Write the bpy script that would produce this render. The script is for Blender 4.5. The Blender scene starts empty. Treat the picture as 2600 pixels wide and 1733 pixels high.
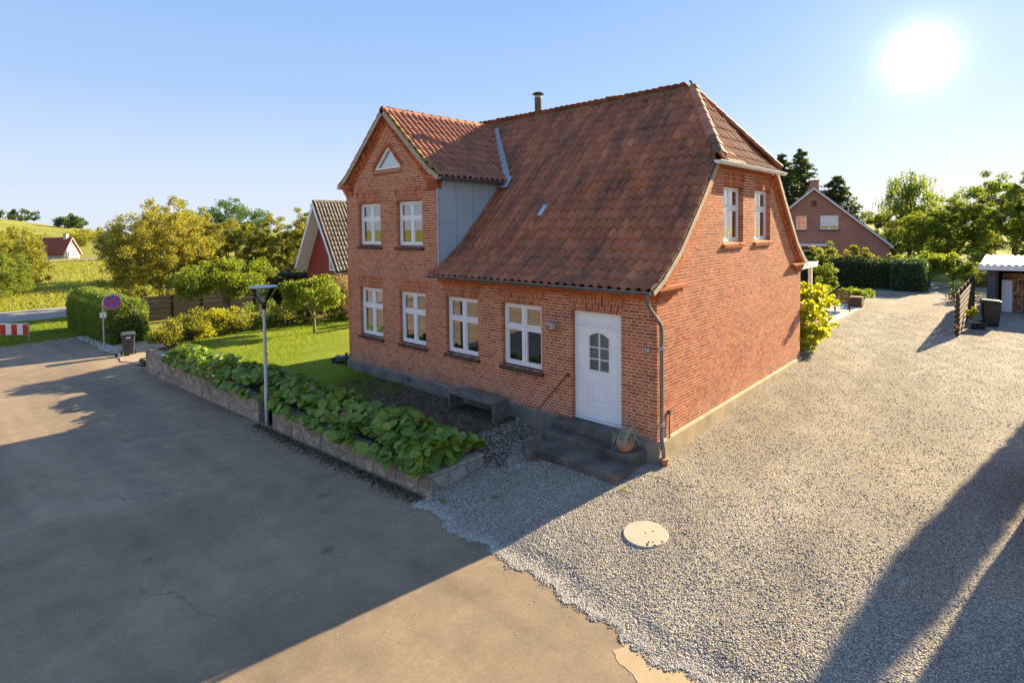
import bpy, math, random
import numpy as np
from mathutils import Matrix, Vector
R = math.radians
rng = np.random.default_rng(7)
random.seed(7)
scene = bpy.context.scene
col = scene.collection

# ------------------------------------------------------------------ camera
cam_d = bpy.data.cameras.new('camera')
cam = bpy.data.objects.new('camera', cam_d)
col.objects.link(cam)
CAM = Vector((5.073, -9.598, 4.075))
yaw, pitch, roll = R(-42.302), R(-2.11), R(-0.649)
fw = Vector((math.sin(yaw)*math.cos(pitch), math.cos(yaw)*math.cos(pitch), math.sin(pitch)))
rt = Vector((math.cos(yaw), -math.sin(yaw), 0))
up = rt.cross(fw)
rt, up = math.cos(roll)*rt + math.sin(roll)*up, -math.sin(roll)*rt + math.cos(roll)*up
m = Matrix((rt, up, -fw)).transposed().to_4x4()
m.translation = CAM
cam.matrix_world = m
cam_d.sensor_width = 36
cam_d.lens = 19.756
cam_d.shift_y = -234.7/2600
cam_d.clip_end = 5000
cam_d.clip_start = .1
scene.camera = cam

# ------------------------------------------------------------------ light
SUN_AZ, SUN_EL = R(10.5), R(22.0)          # azimuth from +Y towards +X
world = bpy.data.worlds.new('World')
scene.world = world
world.use_nodes = True
wn, wl = world.node_tree.nodes, world.node_tree.links
wn.clear()
w_out = wn.new('ShaderNodeOutputWorld')
bg = wn.new('ShaderNodeBackground')
sky = wn.new('ShaderNodeTexSky')
sky.sky_type = 'NISHITA'
sky.sun_disc = False
sky.sun_elevation = SUN_EL
sky.sun_rotation = SUN_AZ
sky.altitude = 50
sky.air_density = 1.15
sky.dust_density = 0.35
sky.ozone_density = 2.2
bg.inputs['Strength'].default_value = 0.10
# the low sun seen in the picture: bright disc with its glow in the sky
tc = wn.new('ShaderNodeTexCoord')
dot = wn.new('ShaderNodeVectorMath'); dot.operation = 'DOT_PRODUCT'
nrm = wn.new('ShaderNodeVectorMath'); nrm.operation = 'NORMALIZE'
sd = Vector((-137.75-5.073, 1228.2+9.598, 300.9-4.075)).normalized()
dot.inputs[1].default_value = sd
wl.new(tc.outputs['Generated'], nrm.inputs[0]); wl.new(nrm.outputs[0], dot.inputs[0])
mx = wn.new('ShaderNodeMath'); mx.operation = 'MAXIMUM'; mx.inputs[1].default_value = 0
wl.new(dot.outputs['Value'], mx.inputs[0])
def glow(power, amp):
    a = wn.new('ShaderNodeMath'); a.operation = 'POWER'; a.inputs[1].default_value = power
    wl.new(mx.outputs[0], a.inputs[0])
    b = wn.new('ShaderNodeMath'); b.operation = 'MULTIPLY'; b.inputs[1].default_value = amp
    wl.new(a.outputs[0], b.inputs[0])
    return b
g1, g2, g3 = glow(16, .10), glow(160, .24), glow(1500, 1.7)
s1 = wn.new('ShaderNodeMath'); s1.operation = 'ADD'
s2 = wn.new('ShaderNodeMath'); s2.operation = 'ADD'
wl.new(g1.outputs[0], s1.inputs[0]); wl.new(g2.outputs[0], s1.inputs[1])
wl.new(s1.outputs[0], s2.inputs[0]); wl.new(g3.outputs[0], s2.inputs[1])
gc = wn.new('ShaderNodeMix'); gc.data_type = 'RGBA'; gc.blend_type = 'MULTIPLY'; gc.inputs['Factor'].default_value = 1
gc.inputs[6].default_value = (1, .95, .88, 1)
wl.new(s2.outputs[0], gc.inputs[7])
ad = wn.new('ShaderNodeMix'); ad.data_type = 'RGBA'; ad.blend_type = 'ADD'; ad.inputs['Factor'].default_value = 1
# clear hazy-blue evening sky all round: the sky model evened out, paler to the horizon
sz = wn.new('ShaderNodeSeparateXYZ'); wl.new(nrm.outputs[0], sz.inputs[0])
gr = wn.new('ShaderNodeValToRGB'); el = gr.color_ramp.elements
SK = [(0.0, (.60, .71, .845)), (.10, (.52, .655, .845)), (.22, (.35, .54, .835)), (.42, (.235, .44, .80)), (1.0, (.25, .44, .76))]
while len(el) < len(SK): el.new(.5)
for e, (p_, c_) in zip(el, SK): e.position = p_; e.color = (*c_, 1)
wl.new(sz.outputs[2], gr.inputs['Fac'])
gm = wn.new('ShaderNodeMix'); gm.data_type = 'RGBA'; gm.blend_type = 'MULTIPLY'; gm.inputs['Factor'].default_value = 1
gm.inputs[7].default_value = (1.98, 1.86, 1.88, 1); gm.clamp_result = False
wl.new(gr.outputs['Color'], gm.inputs[6])
sk2 = wn.new('ShaderNodeMix'); sk2.data_type = 'RGBA'; sk2.inputs['Factor'].default_value = .96; sk2.clamp_result = False
wl.new(sky.outputs[0], sk2.inputs[6]); wl.new(gm.outputs[2], sk2.inputs[7])
wl.new(sk2.outputs[2], ad.inputs[6]); wl.new(gc.outputs[2], ad.inputs[7])
wl.new(ad.outputs[2], bg.inputs['Color'])
wl.new(bg.outputs[0], w_out.inputs['Surface'])

sun_d = bpy.data.lights.new('sun', 'SUN')
sun_d.energy = 3.35
sun_d.angle = R(.53)
sun_d.color = (1.0, .80, .48)
sun = bpy.data.objects.new('sun', sun_d)
col.objects.link(sun)
sv = Vector((math.sin(SUN_AZ)*math.cos(SUN_EL), math.cos(SUN_AZ)*math.cos(SUN_EL), math.sin(SUN_EL)))
sun.rotation_euler = sv.to_track_quat('Z', 'Y').to_euler()
sun.location = (0, 0, 40)

vs = scene.view_settings
vs.view_transform = 'Standard'
vs.look = 'None'
vs.exposure = 2.55
vs.gamma = 1
vs.use_curve_mapping = False
scene.render.engine = 'CYCLES'
scene.cycles.max_bounces = 8
scene.cycles.transparent_max_bounces = 16
scene.cycles.use_denoising = True

# ------------------------------------------------------------------ helpers
def link(o, parent=None):
    col.objects.link(o)
    if parent is not None:
        o.parent = parent
    return o
def tag(o, label=None, cat=None, group=None, kind=None):
    if label: o['label'] = label
    if cat: o['category'] = cat
    if group: o['group'] = group
    if kind: o['kind'] = kind
    return o
def thing(name, label, cat, loc=(0, 0, 0), rz=0, group=None):
    o = bpy.data.objects.new(name, None)
    o.empty_display_size = .2
    o.location = loc
    o.rotation_euler = (0, 0, rz)
    col.objects.link(o)
    return tag(o, label, cat, group)

class MB:
    def __init__(s): s.v = []; s.f = []; s.t = []
    def add(s, vs, fs, t=0.0):
        n = len(s.v)
        s.v.extend(tuple(p) for p in vs)
        for f in fs:
            s.f.append(tuple(i+n for i in f)); s.t.append(t)
        return s
    BF = ((0, 3, 2, 1), (4, 5, 6, 7), (0, 1, 5, 4), (1, 2, 6, 5), (2, 3, 7, 6), (3, 0, 4, 7))
    def hexa(s, p, t=0.0): return s.add(p, MB.BF, t)
    def box(s, x0, x1, y0, y1, z0, z1, t=0.0):
        return s.hexa([(x0, y0, z0), (x1, y0, z0), (x1, y1, z0), (x0, y1, z0), (x0, y0, z1), (x1, y0, z1), (x1, y1, z1), (x0, y1, z1)], t)
    def obox(s, c, ax, ay, az, t=0.0):
        c, ax, ay, az = Vector(c), Vector(ax), Vector(ay), Vector(az)
        return s.hexa([c-ax-ay-az, c+ax-ay-az, c+ax+ay-az, c-ax+ay-az, c-ax-ay+az, c+ax-ay+az, c+ax+ay+az, c-ax+ay+az], t)
    def bar(s, a, b, w, h, upv=(0, 0, 1), t=0.0):
        a, b = Vector(a), Vector(b); d = (b-a); L = d.length; d.normalize()
        u = Vector(upv)
        if abs(d.dot(u)) > .98: u = Vector((1, 0, 0))
        sx = d.cross(u).normalized(); sz = sx.cross(d)
        return s.obox((a+b)/2, d*L/2, sx*w/2, sz*h/2, t)
    def tube(s, pts, rad, n=8, cap=True, t=0.0):
        pts = [Vector(p) for p in pts]
        if not hasattr(rad, '__len__'): rad = [rad]*len(pts)
        rings = []; ref = None
        for i, p in enumerate(pts):
            d = (pts[min(i+1, len(pts)-1)]-pts[max(i-1, 0)]).normalized()
            if ref is None:
                ref = Vector((0, 0, 1)) if abs(d.z) < .9 else Vector((1, 0, 0))
            x = ref - d*ref.dot(d)
            if x.length < 1e-4: x = d.orthogonal()
            x.normalize(); y = d.cross(x); ref = x
            rings.append([p + (x*math.cos(2*math.pi*k/n)+y*math.sin(2*math.pi*k/n))*rad[i] for k in range(n)])
        vs = [q for r_ in rings for q in r_]
        fs = [(i*n+k, i*n+(k+1) % n, (i+1)*n+(k+1) % n, (i+1)*n+k) for i in range(len(pts)-1) for k in range(n)]
        if cap:
            fs.append(tuple(range(n))[::-1]); fs.append(tuple((len(pts)-1)*n+k for k in range(n)))
        return s.add(vs, fs, t)
    def lathe(s, prof, c=(0, 0, 0), n=20, t=0.0, cap=True):
        c = Vector(c); vs = []; fs = []
        for r_, z in prof:
            for k in range(n):
                a = 2*math.pi*k/n
                vs.append(c+Vector((r_*math.cos(a), r_*math.sin(a), z)))
        for i in range(len(prof)-1):
            for k in range(n):
                fs.append((i*n+k, i*n+(k+1) % n, (i+1)*n+(k+1) % n, (i+1)*n+k))
        if cap:
            fs.append(tuple(range(n))[::-1]); fs.append(tuple((len(prof)-1)*n+k for k in range(n)))
        return s.add(vs, fs, t)
    def prism(s, poly, d, t=0.0):
        n = len(poly); d = Vector(d)
        vs = [Vector(p) for p in poly]+[Vector(p)+d for p in poly]
        fs = [tuple(range(n))[::-1], tuple(range(n, 2*n))]+[(i, (i+1) % n, n+(i+1) % n, n+i) for i in range(n)]
        return s.add(vs, fs, t)
    def mesh(s, name, mat, smooth=False):
        me = bpy.data.meshes.new(name)
        me.from_pydata([tuple(p) for p in s.v], [], s.f)
        if any(s.t):
            a = me.attributes.new('tint', 'FLOAT', 'FACE')
            a.data.foreach_set('value', np.array(s.t, dtype=np.float32))
        if smooth:
            me.polygons.foreach_set('use_smooth', [True]*len(me.polygons))
        me.materials.append(mat)
        me.update()
        return me
    def build(s, name, mat, parent=None, smooth=False, bevel=0, kind=None, label=None):
        o = bpy.data.objects.new(name, s.mesh(name, mat, smooth))
        link(o, parent)
        if smooth:
            md = o.modifiers.new('edges', 'EDGE_SPLIT'); md.split_angle = R(40)
        if bevel:
            md = o.modifiers.new('bevel', 'BEVEL'); md.width = bevel; md.segments = 1; md.limit_method = 'ANGLE'
        if kind: o['kind'] = kind
        if label: o['label'] = label
        return o
def inst(name, me, parent, mat4):
    o = bpy.data.objects.new(name, me)
    link(o, parent)
    o.matrix_local = mat4
    return o
def np_mesh(name, V, F, mat, tint=None, smooth=False):
    """V (N,3), F (M,k) numpy -> mesh"""
    me = bpy.data.meshes.new(name)
    N, (M, k) = len(V), F.shape
    me.vertices.add(N); me.vertices.foreach_set('co', np.ascontiguousarray(V, dtype=np.float32).ravel())
    me.loops.add(M*k); me.loops.foreach_set('vertex_index', np.ascontiguousarray(F, dtype=np.int32).ravel())
    me.polygons.add(M)
    me.polygons.foreach_set('loop_start', np.arange(0, M*k, k, dtype=np.int32))
    try: me.polygons.foreach_set('loop_total', np.full(M, k, dtype=np.int32))
    except Exception: pass
    if tint is not None:
        a = me.attributes.new('tint', 'FLOAT', 'FACE'); a.data.foreach_set('value', tint.astype(np.float32))
    if smooth: me.polygons.foreach_set('use_smooth', np.ones(M, dtype=bool))
    me.materials.append(mat)
    me.update(calc_edges=True); me.validate()
    return me

# ------------------------------------------------------------------ materials
def new_mat(name):
    ma = bpy.data.materials.new(name); ma.use_nodes = True
    nt = ma.node_tree; nt.nodes.clear()
    out = nt.nodes.new('ShaderNodeOutputMaterial')
    return ma, nt, out
def N(nt, t, **kw):
    n = nt.nodes.new('ShaderNode'+t)
    for k, v in kw.items(): setattr(n, k, v)
    return n
def c4(c): return (c[0], c[1], c[2], 1)
def noise(nt, scale, detail=4, rough=.55, coord='Object', vec=None, dist=0):
    n = N(nt, 'TexNoise'); n.inputs['Scale'].default_value = scale; n.inputs['Detail'].default_value = detail
    n.inputs['Roughness'].default_value = rough; n.inputs['Distortion'].default_value = dist
    if vec is None:
        g = N(nt, 'NewGeometry'); vec = g.outputs['Position']
    nt.links.new(vec, n.inputs['Vector'])
    return n.outputs['Fac']
def ramp(nt, fac, stops, interp='LINEAR'):
    r_ = N(nt, 'ValToRGB'); r_.color_ramp.interpolation = interp
    el = r_.color_ramp.elements
    while len(el) < len(stops): el.new(.5)
    for e, (p, c) in zip(el, stops): e.position = p; e.color = c4(c) if hasattr(c, '__len__') else (c, c, c, 1)
    nt.links.new(fac, r_.inputs['Fac'])
    return r_.outputs['Color']
def mixc(nt, fac, a, b, mode='MIX'):
    mnode = N(nt, 'Mix', data_type='RGBA', blend_type=mode)
    for s_, v in ((mnode.inputs['Factor'], fac), (mnode.inputs[6], a), (mnode.inputs[7], b)):
        if hasattr(v, 'default_value') or hasattr(v, 'is_linked'): nt.links.new(v, s_)
        elif hasattr(v, '__len__'): s_.default_value = c4(v)
        else: s_.default_value = v
    return mnode.outputs[2]
def math_(nt, op, a, b=0.0):
    n = N(nt, 'Math', operation=op)
    for s_, v in ((n.inputs[0], a), (n.inputs[1], b)):
        if hasattr(v, 'is_linked'): nt.links.new(v, s_)
        else: s_.default_value = v
    return n.outputs[0]
def bsdf(nt, out, color, rough=.8, metal=0, bump=None, bump_s=.3, bump_d=.01, spec=.5, transl=0, rough_in=None):
    p = N(nt, 'BsdfPrincipled')
    if hasattr(color, 'is_linked'): nt.links.new(color, p.inputs['Base Color'])
    else: p.inputs['Base Color'].default_value = c4(color)
    p.inputs['Roughness'].default_value = rough; p.inputs['Metallic'].default_value = metal
    if rough_in is not None: nt.links.new(rough_in, p.inputs['Roughness'])
    p.inputs['Specular IOR Level'].default_value = spec
    if bump is not None:
        b = N(nt, 'Bump'); b.inputs['Strength'].default_value = bump_s; b.inputs['Distance'].default_value = bump_d
        nt.links.new(bump, b.inputs['Height']); nt.links.new(b.outputs[0], p.inputs['Normal'])
    nt.links.new(p.outputs[0], out.inputs['Surface'])
    return p
def plain(name, c1, c2=None, scale=6, rough=.7, metal=0, bump=.15, bscale=40, spec=.4, bd=.01):
    ma, nt, out = new_mat(name)
    c2 = c2 or tuple(x*.75 for x in c1)
    f = noise(nt, scale, 5)
    c = ramp(nt, f, [(.3, c2), (.7, c1)])
    bsdf(nt, out, c, rough, metal, noise(nt, bscale, 3), bump, bd, spec)
    return ma
def tintval(nt):
    """per-piece random value: face attribute on joined meshes, object random on single pieces"""
    a = N(nt, 'Attribute', attribute_name='tint')
    o = N(nt, 'ObjectInfo')
    isz = math_(nt, 'LESS_THAN', a.outputs['Fac'], .0005)
    return math_(nt, 'ADD', a.outputs['Fac'], math_(nt, 'MULTIPLY', isz, o.outputs['Random']))
def brick_mat(name, stops, dirt=.35):
    ma, nt, out = new_mat(name)
    t = tintval(nt)
    c = ramp(nt, t, stops)
    n1 = noise(nt, 26, 4)
    c = mixc(nt, .55, c, ramp(nt, n1, [(.3, (.55, .55, .55)), (.75, (1.25, 1.2, 1.15))]), 'MULTIPLY')
    n2 = noise(nt, .7, 5, .65)
    c = mixc(nt, math_(nt, 'MULTIPLY', ramp(nt, n2, [(.5, 0.), (.75, 1.)]), dirt), c, (.33, .20, .155))
    n3 = noise(nt, 1.3, 6, .7)
    c = mixc(nt, .8, c, ramp(nt, n3, [(.3, (.78, .76, .74)), (.7, (1.16, 1.15, 1.12))]), 'MULTIPLY')
    if name == 'brick':        # salt bloom low on the wall
        g = N(nt, 'NewGeometry'); sx = N(nt, 'SeparateXYZ'); nt.links.new(g.outputs['Position'], sx.inputs[0])
        lowz = ramp(nt, math_(nt, 'ADD', sx.outputs[2], math_(nt, 'MULTIPLY', noise(nt, 1.1, 4), .8)), [(.35, 1.), (1.0, 0.)])
        c = mixc(nt, math_(nt, 'MULTIPLY', math_(nt, 'MULTIPLY', lowz, ramp(nt, noise(nt, 2.6, 5, .7), [(.42, 0.), (.68, 1.)])), .45), c, (.52, .40, .34))
    bsdf(nt, out, c, .88, 0, noise(nt, 90, 4), .5, .006, .25)
    return ma
M = {}
M['brick'] = brick_mat('brick', [(0, (.29, .077, .036)), (.25, (.42, .116, .048)), (.6, (.50, .150, .058)), (.85, (.55, .185, .072)), (1, (.34, .094, .045))], .10)
M['brick_orange'] = brick_mat('brick_orange', [(0, (.40, .105, .035)), (.5, (.52, .16, .055)), (1, (.44, .125, .045))], .1)
M['brick_dark'] = brick_mat('brick_dark', [(0, (.08, .045, .035)), (.5, (.12, .065, .05)), (1, (.16, .085, .06))], .2)
M['mortar'] = plain('mortar', (.70, .575, .44), (.57, .46, .345), 3, .95, bump=.4, bscale=120)
def tile_mat(name, stops, soot, light):
    ma, nt, out = new_mat(name)
    t = tintval(nt)
    c = ramp(nt, t, stops)
    geo = N(nt, 'NewGeometry')
    mp = N(nt, 'Mapping'); mp.inputs['Scale'].default_value = (2.1, .75, .75)
    nt.links.new(geo.outputs['Position'], mp.inputs['Vector'])
    n1 = noise(nt, 1.0, 6, .7, vec=mp.outputs[0])
    c = mixc(nt, math_(nt, 'MULTIPLY', ramp(nt, n1, [(.42, 0.), (.68, 1.)]), soot), c, (.070, .047, .036))
    n2 = noise(nt, 18, 5, .7)
    c = mixc(nt, .5, c, ramp(nt, n2, [(.3, (.45, .45, .45)), (.7, (1.3, 1.25, 1.2))]), 'MULTIPLY')
    n3 = noise(nt, 9, 3, .8)
    c = mixc(nt, math_(nt, 'MULTIPLY', ramp(nt, n3, [(.70, 0.), (.76, 1.)]), light), c, (.38, .33, .28))
    bsdf(nt, out, c, .72, 0, noise(nt, 60, 4), .4, .006, .35)
    return ma
M['tile'] = tile_mat('tile', [(0, (.34, .112, .050)), (.4, (.39, .130, .058)), (.85, (.43, .146, .064)), (.96, (.48, .17, .076)), (1, (.54, .21, .095))], .82, .7)
M['tile_red'] = tile_mat('tile_red', [(0, (.28, .095, .055)), (.5, (.36, .125, .068)), (.9, (.41, .15, .08)), (1, (.24, .10, .07))], .35, .35)
M['tile_pink'] = tile_mat('tile_pink', [(0, (.42, .16, .11)), (1, (.5, .2, .14))], .15, .2)
M['tile_grey'] = tile_mat('tile_grey', [(0, (.10, .085, .07)), (1, (.17, .145, .12))], .3, .2)
M['ridge'] = tile_mat('ridge', [(0, (.13, .075, .045)), (.5, (.19, .12, .06)), (1, (.22, .16, .07))], .4, .4)
M['verge'] = plain('verge', (.46, .37, .28), (.32, .25, .18), 5, .9, bump=.4)
M['moss'] = plain('moss', (.45, .33, .05), (.28, .22, .06), 9, .95, bump=.6)
M['deck_dark'] = plain('deck_dark', (.05, .03, .025), None, 3, .9)
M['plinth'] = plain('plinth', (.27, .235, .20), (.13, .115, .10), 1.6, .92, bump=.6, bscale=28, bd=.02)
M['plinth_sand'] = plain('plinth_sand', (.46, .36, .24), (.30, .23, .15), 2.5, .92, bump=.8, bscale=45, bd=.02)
M['concrete_step'] = plain('concrete_step', (.17, .15, .13), (.06, .052, .045), 2.2, .9, bump=.5, bscale=30, bd=.015)
M['concrete'] = plain('concrete', (.47, .41, .32), (.40, .345, .265), 5, .9, bump=.25, bscale=70)
M['white'] = plain('white_paint', (.80, .81, .82), (.74, .75, .76), 3, .35, bump=.03)
M['white_door'] = plain('white_door', (.80, .82, .84), (.76, .78, .80), 2, .38, bump=.02)
M['zinc'] = plain('zinc', (.38, .43, .47), (.29, .33, .37), 5, .45, .2, bump=.05, bscale=8)
M['zinc_panel'] = plain('zinc_panel', (.40, .46, .49), (.34, .40, .43), 1.2, .55, 0, bump=.08, bscale=5)
M['gutter'] = plain('gutter', (.22, .23, .23), (.14, .15, .15), 6, .45, .6, bump=.06)
M['white_gutter'] = plain('white_gutter', (.72, .72, .71), (.6, .6, .58), 6, .4, bump=.03)
M['steel'] = plain('steel', (.17, .165, .16), (.07, .068, .065), 4, .4, .6, bump=.05)
M['galv'] = plain('galvanised', (.46, .50, .54), (.36, .40, .44), 12, .45, .55, bump=.05)
M['black_metal'] = plain('black_metal', (.035, .037, .04), (.02, .021, .023), 9, .4, .3, bump=.05)
M['dark_plastic'] = plain('dark_plastic', (.060, .062, .066), (.045, .047, .05), 5, .42, bump=.06, bscale=150)
M['black_plastic'] = plain('black_plastic', (.022, .023, .025), (.015, .016, .018), 5, .30, bump=.03)
M['rubber'] = plain('rubber', (.03, .03, .03), None, 9, .8)
M['grey_plastic'] = plain('grey_plastic', (.45, .45, .44), None, 9, .5)
M['rust'] = plain('rust', (.24, .10, .06), (.12, .055, .04), 25, .8, .2, bump=.4, bscale=120)
M['wood_grey'] = plain('wood_grey', (.24, .21, .175), (.09, .08, .07), 9, .85, bump=.5, bscale=60)
M['wood_brown'] = plain('wood_brown', (.16, .085, .045), (.08, .045, .03), 9, .75, bump=.4, bscale=60)
M['wood_black'] = plain('wood_black', (.020, .015, .013), (.011, .009, .008), 7, .8, bump=.3, bscale=60)
M['wood_darkbrown'] = plain('wood_darkbrown', (.085, .05, .032), (.04, .025, .018), 8, .8, bump=.4, bscale=60)
M['deck'] = plain('deck', (.55, .52, .47), (.42, .39, .34), 8, .8, bump=.3)
M['grey_board'] = plain('grey_board', (.115, .125, .14), (.085, .092, .10), 4, .7, bump=.2)
M['red_board'] = plain('red_board', (.32, .055, .035), (.24, .04, .028), 3, .75, bump=.2)
M['cream'] = plain('cream', (.62, .55, .44), (.55, .48, .38), 2, .8)
M['terracotta'] = plain('terracotta', (.40, .20, .10), (.26, .13, .075), 9, .8, bump=.25)
M['bark'] = plain('bark', (.13, .095, .065), (.06, .045, .033), 14, .95, bump=.8, bscale=40, bd=.03)
M['bark_pale'] = plain('bark_pale', (.30, .24, .17), (.18, .14, .10), 14, .95, bump=.6, bscale=40, bd=.02)
M['soil'] = plain('soil', (.15, .105, .065), (.06, .043, .028), 3, .97, bump=1.0, bscale=26, bd=.05)
M['sand'] = plain('sand', (.40, .30, .19), (.33, .24, .145), 3, .95, bump=.5, bscale=80)
M['curtain'] = plain('curtain', (.55, .50, .42), (.45, .40, .33), 8, .9)
M['interior'] = plain('interior', (.20, .17, .14), None, 2, .9)
M['red_paint'] = plain('red_paint', (.55, .03, .03), (.48, .025, .025), 5, .4, bump=.02)
M['blue_paint'] = plain('blue_paint', (.03, .13, .55), (.025, .11, .48), 5, .4, bump=.02)
M['orange_refl'] = plain('orange_reflector', (.9, .35, .03), None, 5, .35)
M['black_ink'] = plain('black_ink', (.02, .02, .02), None, 5, .6)
M['firewood_end'] = brick_mat('firewood_end', [(0, (.42, .26, .14)), (.5, (.55, .36, .20)), (1, (.32, .18, .10))], .1)
M['straw'] = plain('straw', (.35, .27, .16), (.22, .16, .09), 20, .9)
def glass_mat(name, tintc=(.9, .93, .92), base=.07, ior=1.55, rough=.0):
    ma, nt, out = new_mat(name)
    tr = N(nt, 'BsdfTransparent'); tr.inputs[0].default_value = c4(tintc)
    gl = N(nt, 'BsdfGlossy'); gl.inputs['Roughness'].default_value = rough; gl.inputs['Color'].default_value = (1, 1, 1, 1)
    fr = N(nt, 'Fresnel'); fr.inputs['IOR'].default_value = ior
    b = N(nt, 'Bump'); b.inputs['Strength'].default_value = .015; b.inputs['Distance'].default_value = .02
    nt.links.new(noise(nt, 1.7, 2), b.inputs['Height']); nt.links.new(b.outputs[0], gl.inputs['Normal'])
    mxs = N(nt, 'MixShader')
    nt.links.new(math_(nt, 'MINIMUM', math_(nt, 'MULTIPLY_ADD', fr.outputs[0], 1.6), 1.0), mxs.inputs[0])
    mm = [n for n in nt.nodes if n.type == 'MATH' and n.operation == 'MULTIPLY_ADD'][0]; mm.inputs[2].default_value = base
    nt.links.new(tr.outputs[0], mxs.inputs[1]); nt.links.new(gl.outputs[0], mxs.inputs[2])
    nt.links.new(mxs.outputs[0], out.inputs['Surface'])
    return ma
M['glass'] = glass_mat('glass', base=.16)
M['glass_blue'] = glass_mat('glass_blue', (.25, .38, .42), .28)
M['glass_clear'] = glass_mat('glass_clear', (.93, .95, .94), .03, 1.3)
def leaf_mat(name, stops, transl=.45, rough=.55, spec=.3):
    ma, nt, out = new_mat(name)
    t = tintval(nt)
    c = ramp(nt, t, stops)
    n1 = noise(nt, .9, 3)
    c = mixc(nt, .5, c, ramp(nt, n1, [(.3, (.65, .68, .65)), (.7, (1.2, 1.15, 1.0))]), 'MULTIPLY')
    p = bsdf(nt, out, c, rough, spec=spec)
    tl = N(nt, 'BsdfTranslucent')
    c2 = mixc(nt, 1.0, c, (1.9, 1.8, .8), 'MULTIPLY')
    nt.links.new(c2, tl.inputs['Color'])
    ms = N(nt, 'MixShader'); ms.inputs[0].default_value = transl
    nt.links.new(p.outputs[0], ms.inputs[1]); nt.links.new(tl.outputs[0], ms.inputs[2])
    nt.links.new(ms.outputs[0], out.inputs['Surface'])
    return ma
M['leaf_olive'] = leaf_mat('leaf_olive', [(0, (.13, .15, .027)), (.5, (.21, .225, .038)), (.85, (.27, .26, .05)), (1, (.29, .23, .06))], .5)
M['leaf_rust'] = leaf_mat('leaf_rust', [(0, (.16, .18, .035)), (.5, (.235, .24, .05)), (.85, (.30, .26, .065)), (1, (.31, .21, .065))], .5)
M['leaf_green'] = leaf_mat('leaf_green', [(0, (.085, .135, .03)), (.5, (.14, .195, .038)), (1, (.21, .235, .05))], .5)
M['leaf_dark'] = leaf_mat('leaf_dark', [(0, (0.030, 0.068, 0.024)), (.5, (0.053, 0.098, 0.030)), (1, (0.090, 0.128, 0.038))], .3)
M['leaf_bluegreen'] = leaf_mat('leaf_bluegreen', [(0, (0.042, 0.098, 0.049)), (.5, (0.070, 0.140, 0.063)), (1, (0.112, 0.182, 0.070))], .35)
M['leaf_yellow'] = leaf_mat('leaf_yellow', [(0, (.20, .23, .02)), (.5, (.30, .32, .028)), (.85, (.36, .36, .03)), (1, (.36, .26, .03))], .5)
M['leaf_lime'] = leaf_mat('leaf_lime', [(0, (0.099, 0.143, 0.022)), (.5, (0.154, 0.209, 0.028)), (1, (0.220, 0.253, 0.033))], .5)
M['leaf_hedge'] = leaf_mat('leaf_hedge', [(0, (.10, .16, .026)), (.5, (.155, .225, .034)), (1, (.22, .27, .044))], .45)
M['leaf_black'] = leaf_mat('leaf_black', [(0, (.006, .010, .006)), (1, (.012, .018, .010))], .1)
M['leaf_conifer'] = leaf_mat('leaf_conifer', [(0, (.045, .075, .032)), (.6, (.075, .11, .042)), (1, (.13, .14, .05))], .35)
M['leaf_bergenia'] = leaf_mat('leaf_bergenia', [(0, (.09, .18, .035)), (.4, (.15, .255, .042)), (.8, (.24, .32, .05)), (.93, (.20, .21, .04)), (.97, (.26, .13, .05)), (1, (.36, .27, .15))], .3, .45, .3)
M['leaf_silver'] = leaf_mat('leaf_silver', [(0, (.28, .33, .30)), (1, (.50, .54, .50))], .25)
M['leaf_dry'] = leaf_mat('leaf_dry', [(0, (.20, .15, .09)), (1, (.36, .28, .19))], .35)
M['grass_blade'] = leaf_mat('grass_blade', [(0, (.13, .19, .015)), (.6, (.19, .26, .02)), (1, (.26, .29, .035))], .45)
M['grass_dry'] = leaf_mat('grass_dry', [(0, (.17, .20, .03)), (.6, (.24, .26, .04)), (1, (.33, .29, .09))], .45)

# ------------------------------------------------------------------ foliage generators
def leaf_cloud(name, P, size, mat, parent, r_, aspect=.55, upbias=.0, droop=None, kind=None):
    n = len(P)
    d = r_.normal(size=(n, 3))
    if droop is not None: d = d*.5+np.array(droop)
    d /= np.linalg.norm(d, axis=1)[:, None]
    q = r_.normal(size=(n, 3)); q[:, 2] += upbias
    s_ = np.cross(d, q); s_ /= (np.linalg.norm(s_, axis=1)[:, None]+1e-9)
    nn = np.cross(s_, d)
    L = (size*(.6+.8*r_.random(n)))[:, None] if np.ndim(size) == 0 else size[:, None]
    P = np.asarray(P)
    V = np.stack([P-d*L*.5, P+s_*L*aspect*.5+nn*L*.08, P+d*L*.5, P-s_*L*aspect*.5+nn*L*.08], 1).reshape(-1, 3)
    F = np.arange(4*n).reshape(n, 4)
    me = np_mesh(name, V, F, mat, .01+.98*r_.random(n))
    o = bpy.data.objects.new(name, me); link(o, parent)
    if kind: o['kind'] = kind
    return o
def ell_clumps(r_, c, rad, n, inner=.45, flat=-1.0):
    out = []
    while len(out) < n:
        v = r_.normal(size=3); v /= np.linalg.norm(v)
        if v[2] < flat: continue
        k = inner+(1-inner)*r_.random()**.6
        out.append(np.array(c)+v*np.array(rad)*k*(.85+.3*r_.random()))
    return np.array(out)
def clump_leaves(r_, cl, cr, n, squash=.75):
    idx = r_.integers(0, len(cl), n)
    v = r_.normal(size=(n, 3)); v /= np.linalg.norm(v, axis=1)[:, None]
    k = r_.random(n)**.45
    rr = cr*(.7+.6*r_.random(len(cl)))
    return cl[idx]+v*(k*rr[idx])[:, None]*np.array([1, 1, squash])
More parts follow.
